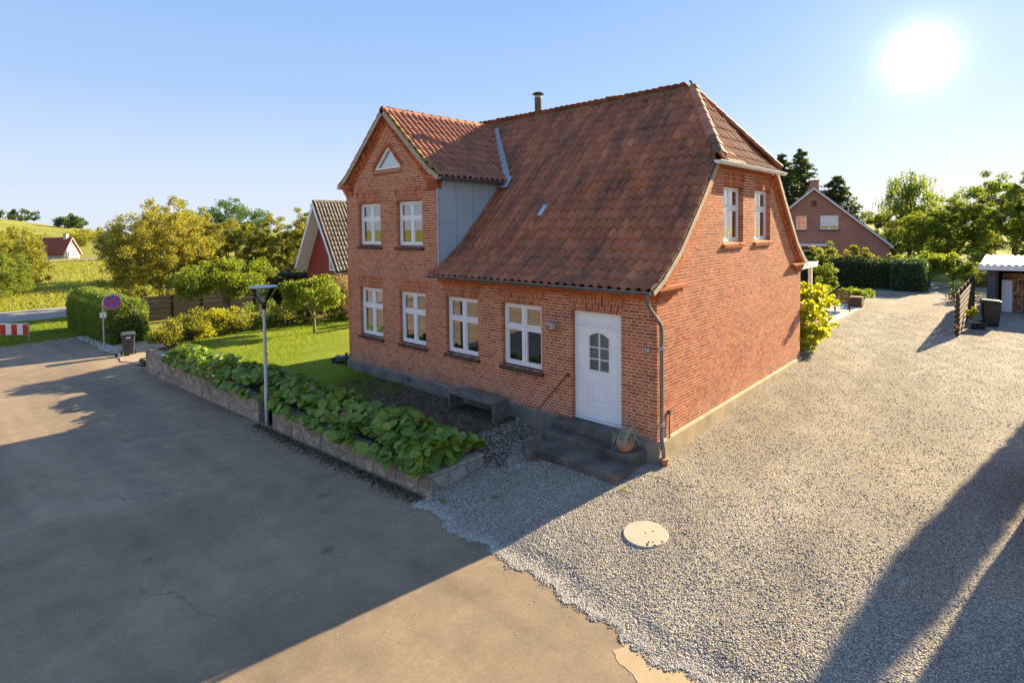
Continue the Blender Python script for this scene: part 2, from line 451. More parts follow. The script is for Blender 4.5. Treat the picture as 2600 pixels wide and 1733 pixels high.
def limbs(mb, base, top, cl, r0, r_, n=10, stems=1, spread=.3):
    base = Vector(base); top = Vector(top)
    for s_ in range(stems):
        off = Vector((r_.normal()*spread, r_.normal()*spread, 0)) if stems > 1 else Vector((0, 0, 0))
        b = base+off*.4; t = top+off*3*(1 if stems > 1 else 0)
        H = t-b
        pts = [b-Vector((0, 0, .15))]+[b+H*k+Vector((r_.normal()*.04, r_.normal()*.04, 0))*H.length*.15 for k in (.25, .5, .75)]+[t]
        rs = [r0*1.35, r0, r0*.8, r0*.6, r0*.35]
        if stems > 1: rs = [x*.6 for x in rs]
        mb.tube(pts, rs, 8)
        for i in r_.choice(len(cl), min(n, len(cl)), replace=False):
            c = Vector(cl[i]); k = .35+.55*r_.random()
            a = b+H*k; mid = (a+c)/2+Vector((0, 0, .12*(c-a).length))
            mb.tube([a, mid, c], [r0*.42*(1.1-k*.5), r0*.26, r0*.08], 5, False)
def tree(name, label, base, top_z, crown_c, crown_r, mat, n_leaf, leaf, n_cl=40, cr=.7, r0=.15, bark='bark', stems=1, group=None, seed=1, flat=-1., inner=.45, cat='tree', aspect=.6, droop=None, nl=12):
    r_ = np.random.default_rng(seed)
    t = thing(name, label, cat, base, 0, group)
    b = np.array(base)
    cl = ell_clumps(r_, np.array(crown_c)-b, crown_r, n_cl, inner, flat)
    mb = MB(); limbs(mb, (0, 0, 0), (crown_c[0]-b[0], crown_c[1]-b[1], crown_c[2]-b[2]), cl, r0, r_, nl, stems)
    mb.build('trunk', M[bark], t, True)
    P = clump_leaves(r_, cl, cr, n_leaf)
    ok = P[:, 2] > .05
    leaf_cloud('crown', P[ok], leaf, M[mat], t, r_, aspect, .4, droop)
    return t
def shrub(name, label, base, rad, mat, n_leaf, leaf, n_cl=16, cr=.3, seed=1, group=None, cat='shrub', stems=5, aspect=.6, bark='bark'):
    r_ = np.random.default_rng(seed)
    t = thing(name, label, cat, base, 0, group)
    cl = ell_clumps(r_, (0, 0, rad[2]*.95), rad, n_cl, .35)
    cl[:, 2] = np.maximum(cl[:, 2], .12)
    mb = MB()
    for i in range(min(stems*3, len(cl))):
        c = Vector(cl[i]); mb.tube([(0, 0, -.05), c*.5+Vector((0, 0, .1)), c], [.03, .02, .008], 5, False)
    mb.build('stem', M[bark], t, True)
    P = clump_leaves(r_, cl, cr, n_leaf); P = P[P[:, 2] > .0]
    leaf_cloud('foliage', P, leaf, M[mat], t, r_, aspect, .5)
    return t
def hedge(name, label, c, ax, L, W, H, n, leaf, mat, seed=1, rnd=.35, group=None, rag=.03, core='leaf_black', topmat=None):
    """clipped hedge: rounded-rectangle section swept along ax; foliage over an inner mass of twigs"""
    r_ = np.random.default_rng(seed)
    t = thing(name, label, 'hedge', c, math.atan2(ax[1], ax[0]), group)
    def sec(u):   # rounded section, u in 0..1 from one foot over the top to the other
        pts = [(-W/2, 0), (-W/2, H-rnd)]+[(-W/2+rnd-rnd*math.cos(a), H-rnd+rnd*math.sin(a)) for a in np.linspace(.2, math.pi/2, 5)]
        pts += [(-x, z) for x, z in pts[::-1]]
        pts = np.array(pts); seg = np.linalg.norm(np.diff(pts, axis=0), axis=1); s_ = np.r_[0, np.cumsum(seg)]
        return np.stack([np.interp(u*s_[-1], s_, pts[:, 0]), np.interp(u*s_[-1], s_, pts[:, 1])], -1), s_[-1]
    per = sec(np.array([0.]))[1]
    area_s, area_e = per*L, 2*W*H
    ne = int(n*area_e/(area_s+area_e)); ns = n-ne
    yz, _ = sec(r_.random(ns)); x = (r_.random(ns)-.5)*L
    # round the two ends in plan and elevation
    e = np.clip((np.abs(x)-(L/2-rnd))/rnd, 0, 1); k = 1-(1-np.sqrt(np.maximum(0, 1-e**2)))*.55
    P1 = np.stack([x, yz[:, 0]*k, yz[:, 1]*(1-(1-k)*.5)], -1)
    y = (r_.random(ne)-.5)*W*.95; z = r_.random(ne)*H
    edge = np.sqrt(np.clip(1-(np.abs(y)/(W/2))**4, 0, 1))*np.clip((H-z)/rnd, 0, 1)**.35
    P2 = np.stack([np.sign(r_.random(ne)-.5)*(L/2-rnd*.55*(1-edge)), y, z*(.97)], -1)
    P = np.concatenate([P1, P2])
    w = .5*np.sin(P[:, 0]*2.1+seed)+.5*np.sin(P[:, 2]*3.3+P[:, 1]*2.7)
    P += r_.normal(size=P.shape)*rag; P[:, 1] *= 1+.03*w; P[:, 2] = np.maximum(P[:, 2]*(1+.02*w), 0)
    leaf_cloud('foliage', P, leaf, M[mat], t, r_, .65, .3)
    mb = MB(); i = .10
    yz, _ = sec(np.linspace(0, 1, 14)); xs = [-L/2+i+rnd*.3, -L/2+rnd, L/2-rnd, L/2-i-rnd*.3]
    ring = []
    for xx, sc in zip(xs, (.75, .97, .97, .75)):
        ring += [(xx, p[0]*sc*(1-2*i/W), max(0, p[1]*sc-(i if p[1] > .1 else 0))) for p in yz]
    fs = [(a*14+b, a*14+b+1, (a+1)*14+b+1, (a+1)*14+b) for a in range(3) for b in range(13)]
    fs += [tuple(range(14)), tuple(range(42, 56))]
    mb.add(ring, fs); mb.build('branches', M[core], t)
    return t
def blades(name, P, h, mat, parent, r_, w=.012, lean=.35, kind='stuff', label=None):
    n = len(P); P = np.asarray(P)
    a = r_.random(n)*6.283; s_ = np.stack([np.cos(a), np.sin(a), np.zeros(n)], -1)*w
    hh = h*(.5+r_.random(n)); l = r_.normal(size=(n, 3))*lean; l[:, 2] = 1
    T = P+l*hh[:, None]
    V = np.stack([P-s_, P+s_, T], 1).reshape(-1, 3)
    me = np_mesh(name, V, np.arange(3*n).reshape(n, 3), mat, .01+.98*r_.random(n))
    o = bpy.data.objects.new(name, me); link(o, parent)
    if kind: o['kind'] = kind
    return o

# ------------------------------------------------------------------ ground
def sstep(a, b, x):
    t = np.clip((x-a)/(b-a), 0, 1); return t*t*(3-2*t)
def street_h(x, y): return -.72+.03*np.minimum(0, x+2)-.02*np.clip(-4-y, 0, 8)
def gravel_h(x, y): return -.44+.036*np.clip(y, 0, 9)-.284*np.clip((-.5-y)/3.3, 0, 1.2)
def base_h(x, y):
    x = np.asarray(x, float); y = np.asarray(y, float)
    s_ = -.72+.03*np.clip(x+2, -56, 0)
    s_ = s_+(-.3-s_)*sstep(3, 12, y)*sstep(-36, -22, x)
    right = -.72+.26*sstep(-4, 0, y)+.036*np.clip(y, 0, 9)
    s_ = s_+(right-s_)*sstep(-3, 0, x)
    rise = 2.0*sstep(-58, -125, x)
    hill = np.where(y > 10, 10.2-.17*(np.clip(y, 10, 60)-18), 11.5)*(.12+.88*sstep(-75, -5, y))*sstep(-130, -285, x)*(1-.6*sstep(-330, -600, x))
    s_ = s_-.02*np.clip(-4-y, 0, 8)
    return s_+rise+np.maximum(hill, 0)+.25*np.sin(x*.11+y*.07)*sstep(-58, -80, x)
def sheet(name, xs, ys, hf, mat, dz=0, kind='structure', mask=None, warp=None):
    X, Y = np.meshgrid(np.asarray(xs, float), np.asarray(ys, float))
    if warp: X, Y = warp(X, Y)
    Z = hf(X, Y)+dz
    ny, nx = X.shape
    V = np.stack([X, Y, Z], -1).reshape(-1, 3)
    i = np.arange(nx*ny).reshape(ny, nx)
    F = np.stack([i[:-1, :-1], i[:-1, 1:], i[1:, 1:], i[1:, :-1]], -1).reshape(-1, 4)
    me = np_mesh(name, V, F, mat, None, True)
    o = bpy.data.objects.new(name, me); link(o)
    if kind: o['kind'] = kind
    return o
# materials of the ground
def ground_field():
    ma, nt, out = new_mat('field_grass')
    n1 = noise(nt, .045, 5, .6); n2 = noise(nt, .9, 5, .65); n3 = noise(nt, 14, 4, .7)
    c = ramp(nt, n1, [(.35, (.17, .20, .035)), (.5, (.23, .235, .05)), (.68, (.32, .27, .09))])
    c = mixc(nt, .6, c, ramp(nt, n2, [(.3, (.6, .65, .55)), (.7, (1.25, 1.2, 1.1))]), 'MULTIPLY')
    c = mixc(nt, .5, c, ramp(nt, n3, [(.3, (.6, .6, .6)), (.7, (1.3, 1.3, 1.2))]), 'MULTIPLY')
    bsdf(nt, out, c, .95, 0, n3, .8, .08, .15); return ma
def ground_lawn(name, a, b, c_):
    ma, nt, out = new_mat(name)
    n1 = noise(nt, .5, 5, .6); n3 = noise(nt, 45, 4, .7)
    c = ramp(nt, n1, [(.3, a), (.5, b), (.72, c_)])
    c = mixc(nt, .6, c, ramp(nt, n3, [(.3, (.5, .55, .5)), (.7, (1.35, 1.3, 1.2))]), 'MULTIPLY')
    bsdf(nt, out, c, .95, 0, n3, .9, .05, .15); return ma
def ground_asphalt():
    ma, nt, out = new_mat('asphalt')
    n1 = noise(nt, .35, 6, .62, dist=.4); n2 = noise(nt, 2.2, 5, .6); n3 = noise(nt, 130, 3, .8)
    c = ramp(nt, n1, [(.28, (.190, .146, .106)), (.5, (.25, .193, .141)), (.72, (.305, .237, .174))])
    c = mixc(nt, .55, c, ramp(nt, n2, [(.3, (.72, .72, .73)), (.7, (1.2, 1.18, 1.15))]), 'MULTIPLY')
    c = mixc(nt, .55, c, ramp(nt, n3, [(.3, (.6, .6, .6)), (.7, (1.4, 1.4, 1.35))]), 'MULTIPLY')
    c = mixc(nt, .5, c, ramp(nt, noise(nt, 17, 5, .75), [(.3, (.72, .72, .72)), (.7, (1.2, 1.2, 1.18))]), 'MULTIPLY')
    c = mixc(nt, math_(nt, 'MULTIPLY', ramp(nt, noise(nt, 75, 2, .5), [(.70, 0.), (.74, 1.)]), .5), c, (.5, .46, .40))
    # tar stains and dark spots
    v = N(nt, 'TexVoronoi'); v.inputs['Scale'].default_value = .55
    g = N(nt, 'NewGeometry'); nt.links.new(g.outputs['Position'], v.inputs['Vector'])
    sp = ramp(nt, math_(nt, 'ADD', v.outputs['Distance'], math_(nt, 'MULTIPLY', noise(nt, 9, 4), .12)), [(.10, 1.), (.135, 0.)])
    c = mixc(nt, math_(nt, 'MULTIPLY', sp, .45), c, (.04, .037, .035))
    # long worn tracks along the street
    mp = N(nt, 'Mapping'); mp.inputs['Scale'].default_value = (.06, .9, .5); nt.links.new(g.outputs['Position'], mp.inputs['Vector'])
    n4 = noise(nt, 1, 4, .6, vec=mp.outputs[0])
    c = mixc(nt, .7, c, ramp(nt, n4, [(.3, (.68, .68, .70)), (.7, (1.22, 1.18, 1.12))]), 'MULTIPLY')
    # cracks
    v2 = N(nt, 'TexVoronoi', feature='DISTANCE_TO_EDGE'); v2.inputs['Scale'].default_value = .22
    wv = N(nt, 'VectorMath', operation='ADD'); nt.links.new(g.outputs['Position'], wv.inputs[0])
    nz = N(nt, 'TexNoise'); nz.inputs['Scale'].default_value = 1.4; nz.inputs['Detail'].default_value = 5; nt.links.new(g.outputs['Position'], nz.inputs['Vector'])
    nt.links.new(nz.outputs['Color'], wv.inputs[1]); nt.links.new(wv.outputs[0], v2.inputs['Vector'])
    cr = ramp(nt, v2.outputs['Distance'], [(.0012, 1.), (.004, 0.)])
    c = mixc(nt, math_(nt, 'MULTIPLY', cr, math_(nt, 'MULTIPLY', ramp(nt, n1, [(.5, 0.), (.6, 1.)]), .5)), c, (.06, .055, .05))
    bsdf(nt, out, c, .88, 0, n3, .45, .012, .3); return ma
def ground_gravel(name, k=1.0):
    ma, nt, out = new_mat(name)
    g = N(nt, 'NewGeometry')
    v = N(nt, 'TexVoronoi'); v.inputs['Scale'].default_value = 44; nt.links.new(g.outputs['Position'], v.inputs['Vector'])
    sp = N(nt, 'SeparateColor'); nt.links.new(v.outputs['Color'], sp.inputs[0])
    c = ramp(nt, sp.outputs[0], [(0, (.27*k, .25*k, .235*k)), (.35, (.38*k, .355*k, .33*k)), (.7, (.47*k, .44*k, .405*k)), (1, (.58*k, .55*k, .51*k))])
    c = mixc(nt, 1.0, c, ramp(nt, v.outputs['Distance'], [(.1, (1.1, 1.1, 1.1)), (.75, (.45, .43, .41))]), 'MULTIPLY')
    n1 = noise(nt, .6, 5, .6)
    c = mixc(nt, .75, c, ramp(nt, n1, [(.3, (.72, .71, .70)), (.7, (1.18, 1.14, 1.06))]), 'MULTIPLY')
    n2 = noise(nt, .33, 4, .6)
    c = mixc(nt, math_(nt, 'MULTIPLY', ramp(nt, n2, [(.56, 0.), (.72, 1.)]), .16), c, (.30, .23, .14))
    mp = N(nt, 'Mapping'); mp.inputs['Scale'].default_value = (.75, .07, .3); mp.inputs['Rotation'].default_value = (0, 0, R(4)); nt.links.new(g.outputs['Position'], mp.inputs['Vector'])
    c = mixc(nt, .8, c, ramp(nt, noise(nt, 1.0, 4, .6, vec=mp.outputs[0]), [(.32, (.74, .70, .64)), (.66, (1.16, 1.14, 1.10))]), 'MULTIPLY')
    h = math_(nt, 'SUBTRACT', 1.0, v.outputs['Distance'])
    bsdf(nt, out, c, .92, 0, h, .9, .03, .2); return ma
M['field'] = ground_field()
M['lawn'] = ground_lawn('lawn', (.15, .20, .018), (.20, .255, .022), (.25, .285, .03))
M['verge_grass'] = ground_lawn('verge_grass', (.06, .11, .018), (.09, .145, .022), (.13, .17, .03))
M['asphalt'] = ground_asphalt()
M['gravel'] = ground_gravel('gravel', 1.05)
M['gravel_warm'] = plain('gravel_warm', (.42, .33, .24), (.28, .21, .15), 22, .95, bump=1, bscale=60, bd=.02)
M['road'] = plain('road', (.30, .275, .25), (.24, .22, .2), 2, .9, bump=.3, bscale=100)

xs = np.unique(np.r_[np.linspace(-2500, -620, 12), np.arange(-600, -300, 20), np.arange(-300, -60, 5), np.arange(-60, 60, 2), np.arange(60, 300, 20), np.linspace(300, 2500, 14)])
ys = np.unique(np.r_[np.linspace(-2500, -300, 12), np.arange(-300, -60, 20), np.arange(-60, 90, 2), np.arange(90, 300, 15), np.linspace(300, 3000, 14)])
sheet('ground', xs, ys, base_h, M['field'], -.13)
# street and its edge towards the gravel
sheet('street', np.arange(-33.2, 40.1, .6), np.r_[np.arange(-64, -34, 2), np.arange(-34, -3.75, .3), -3.0], street_h, M['asphalt'], 0,
      warp=lambda X, Y: (X, np.where(Y > -3.2, np.where(X < -19.8, -3.1+.06*np.sin(X*2.1), np.where(X < -2.6, -3.2, -3.0)), Y)))
# gravel drive beside and behind the house
def edge_y(x):
    return -3.73-.10*np.sin(x*1.1-.6)+.05*np.sin(x*5.3)+.035*np.sin(x*13.1+1)+.02*np.sin(x*29)-.12*sstep(.8, 2.6, x)+.3*sstep(-1.4, -2.6, x)
gx = np.r_[np.arange(-2.72, 8.05, .09), np.arange(8.3, 16, .5)]
gt = np.r_[np.linspace(0, 1, 75)**1.5]
def gwarp(X, T):
    e = edge_y(X); return X, e+(40-e)*T
def ghgt(X, Y):
    r_ = 0.006*np.sin(X*3.1+Y*1.7)+.006*np.sin(X*1.3-Y*2.9)+.004*np.sin(X*7+Y*5)
    e = sstep(0, .35, Y-edge_y(X))
    return (gravel_h(X, Y)+r_+.018)*e+(street_h(X, Y)+.006)*(1-e)
sheet('gravel_drive', gx, gt, ghgt, M['gravel'], 0, warp=gwarp)
# front yard strip of soil and gravel between the bed and the house
def yard_h(x, y): return -.315+.010*np.sin(x*3+y*2)+.008*np.sin(x*7-y*5)-.20*sstep(-3.7, -2.3, x)
sheet('soil_strip', np.arange(-9.8, -2.15, .15), np.r_[np.arange(-1.92, 0, .16), .05], yard_h, M['soil'])
sheet('bed_soil', np.arange(-9.8, -2.85, .2), np.arange(-3.15, -1.85, .16), lambda x, y: -.36+.02*np.sin(x*3+y*2), M['soil'])
sheet('bed_soil', np.arange(-19.5, -9.5, .25), np.arange(-3.15, -1.7, .2), lambda x, y: -.355+.02*np.sin(x*3+y*2), M['soil'])
sheet('lawn', np.arange(-20.6, -8.6, .3), np.arange(-2.1, 9.01, .3), lambda x, y: -.30+.02*np.sin(x*.9+y)-.02*sstep(-9.6, -8.8, x)-.12*sstep(-1.7, -2.1, y), M['lawn'])
# cross road, its verge and the gravel apron by the hedge
sheet('verge', np.arange(-46.7, -33.0, .6), np.arange(-30, 1.2, .6), lambda x, y: base_h(x, y)+.02*np.sin(x*2+y*3)+.03, M['verge_grass'])
sheet('forecourt', np.linspace(-90, -33.3, 24), np.linspace(-70, -15, 20), base_h, M['road'], .05)
sheet('cross_road', np.linspace(-56.9, -46.6, 6), np.arange(-80, 60, 3), base_h, M['road'], .03)
sheet('far_road', np.linspace(-118, -110, 3), np.arange(-14, 20, 2), base_h, M['road'], .06)
sheet('gravel_apron', np.arange(-28.2, -19.5, .3), np.arange(-3.25, 2.0, .3), street_h, M['gravel_warm'], .025,
      warp=lambda X, Y: (X, np.where(Y < -3.1, -3.2+.12*np.sin(X*1.7)+.06*np.sin(X*5), Y)))
# pebbles lying on the drive (real stones, too many to count)
def pebbles(name, n, xr, yf, hf, size, mat, r_, pw=1.0):
    x = xr[0]+(xr[1]-xr[0])*r_.random(n); y = yf(x, r_.random(n)**pw)
    if name == 'gravel_stones':
        ok = (x-.93)**2+(y+2.12)**2 > .345**2; x, y = x[ok], y[ok]; n = len(x)
    z = hf(x, y)
    s_ = size*(.45+.9*r_.random(n)**2)
    base = np.array([(1, 0, 0), (0, 1, 0), (-1, 0, 0), (0, -1, 0), (0, 0, .75), (0, 0, -.6)], float)
    a = r_.random(n)*6.283; ca, sa = np.cos(a), np.sin(a)
    B = base[None]*(.7+.6*r_.random((n, 6, 1)))*np.stack([1+.5*r_.random(n), np.ones(n), np.ones(n)], -1)[:, None, :]
    X = B[..., 0]*ca[:, None]-B[..., 1]*sa[:, None]; Y = B[..., 0]*sa[:, None]+B[..., 1]*ca[:, None]
    V = np.stack([X, Y, B[..., 2]], -1)*s_[:, None, None]+np.stack([x, y, z+s_*.25], -1)[:, None, :]
    f = np.array([(0, 1, 4), (1, 2, 4), (2, 3, 4), (3, 0, 4), (1, 0, 5), (2, 1, 5), (3, 2, 5), (0, 3, 5)])
    F = (np.arange(n)[:, None, None]*6+f[None]).reshape(-1, 3)
    me = np_mesh(name, V.reshape(-1, 3), F, mat, np.repeat(.01+.98*r_.random(n), 8))
    o = bpy.data.objects.new(name, me); link(o)
    return tag(o, None, None, None, 'stuff')
M['pebble'] = brick_mat('pebble', [(0, (.29, .275, .265)), (.3, (.42, .40, .38)), (.65, (.52, .495, .465)), (.92, (.64, .61, .575)), (1, (.46, .38, .29))], .06)
o = pebbles('gravel_stones', 122000, (-2.75, 6.4), lambda x, t: edge_y(x)-.10+.04*rng.normal(size=len(x))+(22-edge_y(x))*t, ghgt, .0108, M['pebble'], rng, 3.2)
tag(o, 'loose grey gravel stones covering the drive beside the house', 'gravel')
o = pebbles('yard_stones', 4200, (-3.5, -1.95), lambda x, t: -2.0+2.0*t, lambda x, y: yard_h(x, y), .014, M['pebble'], rng)
tag(o, 'small stones scattered over the soil beside the steps', 'gravel')
o = pebbles('cobble_strip', 900, (-33.3, -26.0), lambda x, t: -3.1+.5*t, lambda x, y: street_h(x, y)+.02, .06, M['pebble'], rng)
tag(o, 'strip of round grey cobbles along the clipped hedge', 'cobbles')
o = pebbles('soil_clods', 5200, (-9.4, -2.3), lambda x, t: -1.9+1.85*t, lambda x, y: yard_h(x, y), .020, M['soil'], rng)
tag(o, 'dark soil clods on the bare strip along the house', 'soil')
o = pebbles('road_grit', 2600, (-14, 4), lambda x, t: -10+6.4*(1-t), lambda x, y: street_h(x, y), .0065, M['pebble'], rng, 2.0)
tag(o, 'small pale grit scattered over the asphalt', 'grit')
# patch of sand where the drive meets the street
mb = MB(); pts = []
for k in range(90):
    a = 2*math.pi*k/90; rr = 1+.10*math.sin(3*a+1)+.06*math.sin(7*a)+.035*math.sin(17*a+2)+.02*random.gauss(0, 1)
    x, y = 2.40+.80*rr*math.cos(a), -4.16+.34*rr*math.sin(a)-.10*math.cos(a)
    pts.append((x, y, float(street_h(x, y))+.0035))
mb.add(pts, [tuple(range(90))])
tag(mb.build('sand_patch', M['sand']), kind='structure')

# ------------------------------------------------------------------ the brick house
CO = .2/3                      # one brick course
W_, D_ = 10.68, 9.2
house = thing('brick_house', 'red brick house with half-hipped tile roof and gabled dormer, white door facing the street', 'house')
FR = lambda u, z, w: (u, -w, z)            # front wall: u = x, w = outwards
GA = lambda u, z, w: (w, u, z)             # gable wall: u = y, w = outwards
def wbox(mb, mp, u0, u1, z0, z1, w0, w1, t=0.0, u0t=None, u1t=None):
    a0, a1 = (u0 if u0t is None else u0t), (u1 if u1t is None else u1t)
    mb.hexa([mp(u0, z0, w1), mp(u1, z0, w1), mp(u1, z0, w0), mp(u0, z0, w0), mp(a0, z1, w1), mp(a1, z1, w1), mp(a1, z1, w0), mp(a0, z1, w0)], t)
unit_brick = MB().box(-.5, .5, -.5, .5, -.5, .5).mesh('brick', M['brick'])
BR = []                        # (wall key, corners, tint, full, centre)
def intervals(lo, hi, holes, z):
    seg = [(lo, hi)]
    for (f0, f1, z0, z1) in holes:
        if z0-1e-4 <= z < z1-1e-4:
            h0, h1 = f0(z), f1(z); out = []
            for a, b in seg:
                if h1 <= a or h0 >= b: out.append((a, b)); continue
                if h0 > a: out.append((a, h0))
                if h1 < b: out.append((h1, b))
            seg = out
    return seg
def lay(key, mp, lo, hi, c0, c1, holes, core, depth=.108, proud=0.0, r_=rng, corner=False):
    """cross bond: stretcher and header courses in turn; lo(z), hi(z) give the ends of the wall at height z"""
    J = .0145
    for c in range(c0, c1):
        z0, z1 = c*CO, (c+1)*CO
        zm = (z0+z1)/2
        segs = intervals(lo(zm), hi(zm), holes, zm)
        for a, b in segs:
            sa = (lo(z0)-lo(zm)) if abs(a-lo(zm)) < 1e-6 else 0
            ta = (lo(z1)-lo(zm)) if abs(a-lo(zm)) < 1e-6 else 0
            sb = (hi(z0)-hi(zm)) if abs(b-hi(zm)) < 1e-6 else 0
            tb = (hi(z1)-hi(zm)) if abs(b-hi(zm)) < 1e-6 else 0
            i = .004
            wbox(core, mp, a+sa+(i if sa == 0 else .0), b+sb-(i if sb == 0 else .0), z0, z1, proud-.235, proud-.0025, 0, a+ta+(i if sa == 0 else 0), b+tb-(i if sb == 0 else 0))
            hd = c % 2
            L = .12 if hd else .24
            off = (.06 if hd else (0. if (c//2) % 2 else .12))
            k = math.floor((a-off)/L)-1
            run = []
            while off+k*L < b:
                u0, u1 = max(off+k*L, a), min(off+(k+1)*L, b); k += 1
                if u1-u0 > 1e-6: run.append([u0, u1])
            if len(run) > 1 and run[0][1]-run[0][0] < .055: run[1][0] = run[0][0]; run.pop(0)
            if len(run) > 1 and run[-1][1]-run[-1][0] < .055: run[-2][1] = run[-1][1]; run.pop()
            for u0, u1 in run:
                x0 = a if u0 == a else u0+J/2
                x1 = b if u1 == b else u1-J/2
                j = abs(r_.normal())*.0012
                y0 = x0+(sa if x0 == a else 0); y0t = x0+(ta if x0 == a else 0)
                y1 = x1+(sb if x1 == b else 0); y1t = x1+(tb if x1 == b else 0)
                BR.append((key, mp, (y0, y1, y0t, y1t, z0+J/2, z1-J/2, proud-depth, proud+j), .01+.98*r_.random()))
def voussoirs(mp, u0, u1, z0, h, depth=.108, proud=0.0, splay=.10, n=17, key='arch', r_=rng):
    wbox(fcore if mp is FR else gcore, mp, u0-.004, u1+.004, z0+.004, z0+h, -.235, -.004, 0, u0-splay-.004, u1+splay+.004)
    for k in range(n):
        a0, a1 = u0+(u1-u0)*k/n, u0+(u1-u0)*(k+1)/n
        b0, b1 = u0-splay+(u1-u0+2*splay)*k/n, u0-splay+(u1-u0+2*splay)*(k+1)/n
        cut = .66 if k % 2 else .33
        for q0, q1 in ((0, cut), (cut, 1)):
            g = .014/h/2
            f0, f1 = q0+(g if q0 else 0), q1-(g if q1 < 1 else 0)
            A = lambda f: (a0+(b0-a0)*f+.0065, a1+(b1-a1)*f-.0065)
            l0, r0_ = A(f0); l1, r1_ = A(f1)
            BR.append((key, mp, (l0, r0_, l1, r1_, z0+h*f0, z0+h*f1, proud-depth, proud+abs(r_.normal())*.0012), .01+.98*r_.random()))
cst = lambda v: (lambda z: v)
AH = 5*CO                                                   # height of the flat arches
def opening(u0, u1, c0, c1):
    zs, zh = c0*CO, c1*CO
    return [(cst(u0), cst(u1), zs, zh), ((lambda z: u0-.10*(z-zh)/AH), (lambda z: u1+.10*(z-zh)/AH), zh, zh+AH)]
WIN_G = [(-10.0, -8.82), (-8.0, -6.84), (-6.0, -4.82), (-4.0, -2.8)]
WIN_U = [(-10.0, -8.85), (-8.06, -6.91)]
DOOR = (-1.98, -.77)
DC, DH = -8.465, 2.2          # dormer centre and half width
fcore = MB(); gcore = MB()
holes = []
for a, b in WIN_G: holes += opening(a, b, 13, 35)
holes += opening(*DOOR, 0, 35)
lay('front', FR, cst(-W_), cst(0.0), 0, 40, holes, fcore)
for a, b in WIN_G+[DOOR]: voussoirs(FR, a, b, 35*CO, AH)
# frieze: three courses stepping out under the eaves, orange brick
frz = MB()
def course_run(mb, mp, u0, u1, z0, w0, w1, L=.24, h=CO, off=0.):
    k = math.floor((u0-off)/L)
    while off+k*L < u1:
        a, b = max(u0, off+k*L+.004), min(u1, off+(k+1)*L-.004); k += 1
        if b-a > .02: wbox(mb, mp, a, b, z0+.004, z0+h-.004, w0, w1+abs(random.gauss(0, .0012)), .01+.98*random.random())
for i, (w1, L) in enumerate([(.03, .24), (.065, .12), (.10, .24), (.13, .24)]):
    course_run(frz, FR, -6.27, .0+w1*.6, (40+i)*CO, -.10, w1, L, off=.05*i)
# dormer front: courses 40..80 as a wall, then the gable triangle
G_SL = .93
def d_lo(z): return DC-min(DH, DH-(z-5.40)/G_SL if z > 5.40 else DH)
def d_hi(z): return DC+min(DH, DH-(z-5.40)/G_SL if z > 5.40 else DH)
holes = []
for a, b in WIN_U: holes += opening(a, b, 54, 73)
TZ0, TZ1, TU0, TU1, TUA = 5.82, 6.47, -9.14, -7.80, -8.44
holes.append(((lambda z: TUA-(TUA-TU0+.06)*(1-(z-TZ0)/(TZ1+.12-TZ0))-.02), (lambda z: TUA+(TU1-TUA+.06)*(1-(z-TZ0)/(TZ1+.12-TZ0))+.02), TZ0-.0, TZ1+.12))
holes.append((cst(TU0-.05), cst(TU1+.05), TZ0-.14, TZ0))
lay('front', FR, d_lo, d_hi, 40, 110, holes, fcore)
for a, b in WIN_U: voussoirs(FR, a, b, 73*CO, AH, n=17, splay=.03)
# soldier course under, and raking bricks beside, the triangular window
voussoirs(FR, TU0-.05, TU1+.05, TZ0-.125, .115, splay=0, n=20)
trim_t = MB()
for q_ in ([(TU0, TZ0), (TUA, TZ1), (TUA, TZ1+.12), (TU0-.1, TZ0)], [(TU1, TZ0), (TU1+.1, TZ0), (TUA, TZ1+.12), (TUA, TZ1)]):
    fcore.prism([FR(p_[0], p_[1], -.2) for p_ in q_], FR(0, 0, .19))
for sgn, (ua, za), (ub, zb_) in ((-1, (TU0, TZ0), (TUA, TZ1)), (1, (TU1, TZ0), (TUA, TZ1))):
    n = 13
    for k in range(n):
        p0 = Vector((ua+(ub-ua)*k/n, za+(zb_-za)*k/n)); p1 = Vector((ua+(ub-ua)*(k+1)/n, za+(zb_-za)*(k+1)/n))
        dd = (p1-p0).normalized(); no = Vector((-dd.y, dd.x)) if sgn < 0 else Vector((dd.y, -dd.x))
        c = (p0+p1)/2+no*.055
        trim_t.obox(FR(c.x, c.y, -.03), Vector(FR(dd.x, dd.y, 0))*((p1-p0).length/2-.004), Vector(FR(no.x, no.y, 0))*.052, Vector(FR(0, 0, .055)), .01+.98*random.random())
trim_t.build('window_surround', M['brick'], house)
fcore_o = fcore.build('front_wall', M['mortar'], house)
# raking courses under the dormer roof
rake = MB()
for sgn in (-1, 1):
    e0 = Vector((DC+sgn*(DH+.02), 5.47)); e1 = Vector((DC, 5.47+(DH+.02)*G_SL))
    dd = (e1-e0); Lr = dd.length; dd.normalize(); no = Vector((-dd.y, dd.x))
    if no.y < 0: no = -no
    for row, (o0, o1, w1, L) in enumerate([(-.34, -.285, .03, .24), (-.275, -.215, .06, .12), (-.205, -.15, .06, .24), (-.14, -.08, .10, .12), (-.072, -.012, .13, .24)]):
        k = 0
        while k*L < Lr-.05:
            a, b = k*L+.006, min((k+1)*L-.006, Lr); k += 1
            ww = w1-(.03 if (row in (1, 3) and k % 2) else 0)
            q = [e0+dd*a+no*o0, e0+dd*b+no*o0, e0+dd*b+no*o1, e0+dd*a+no*o1]
            q = [Vector((min(p.x, DC) if sgn < 0 else max(p.x, DC), p.y)) for p in q]
            rake.prism([FR(p.x, p.y, -.06) for p in q], Vector(FR(0, 0, ww+.06)), .01+.98*random.random())
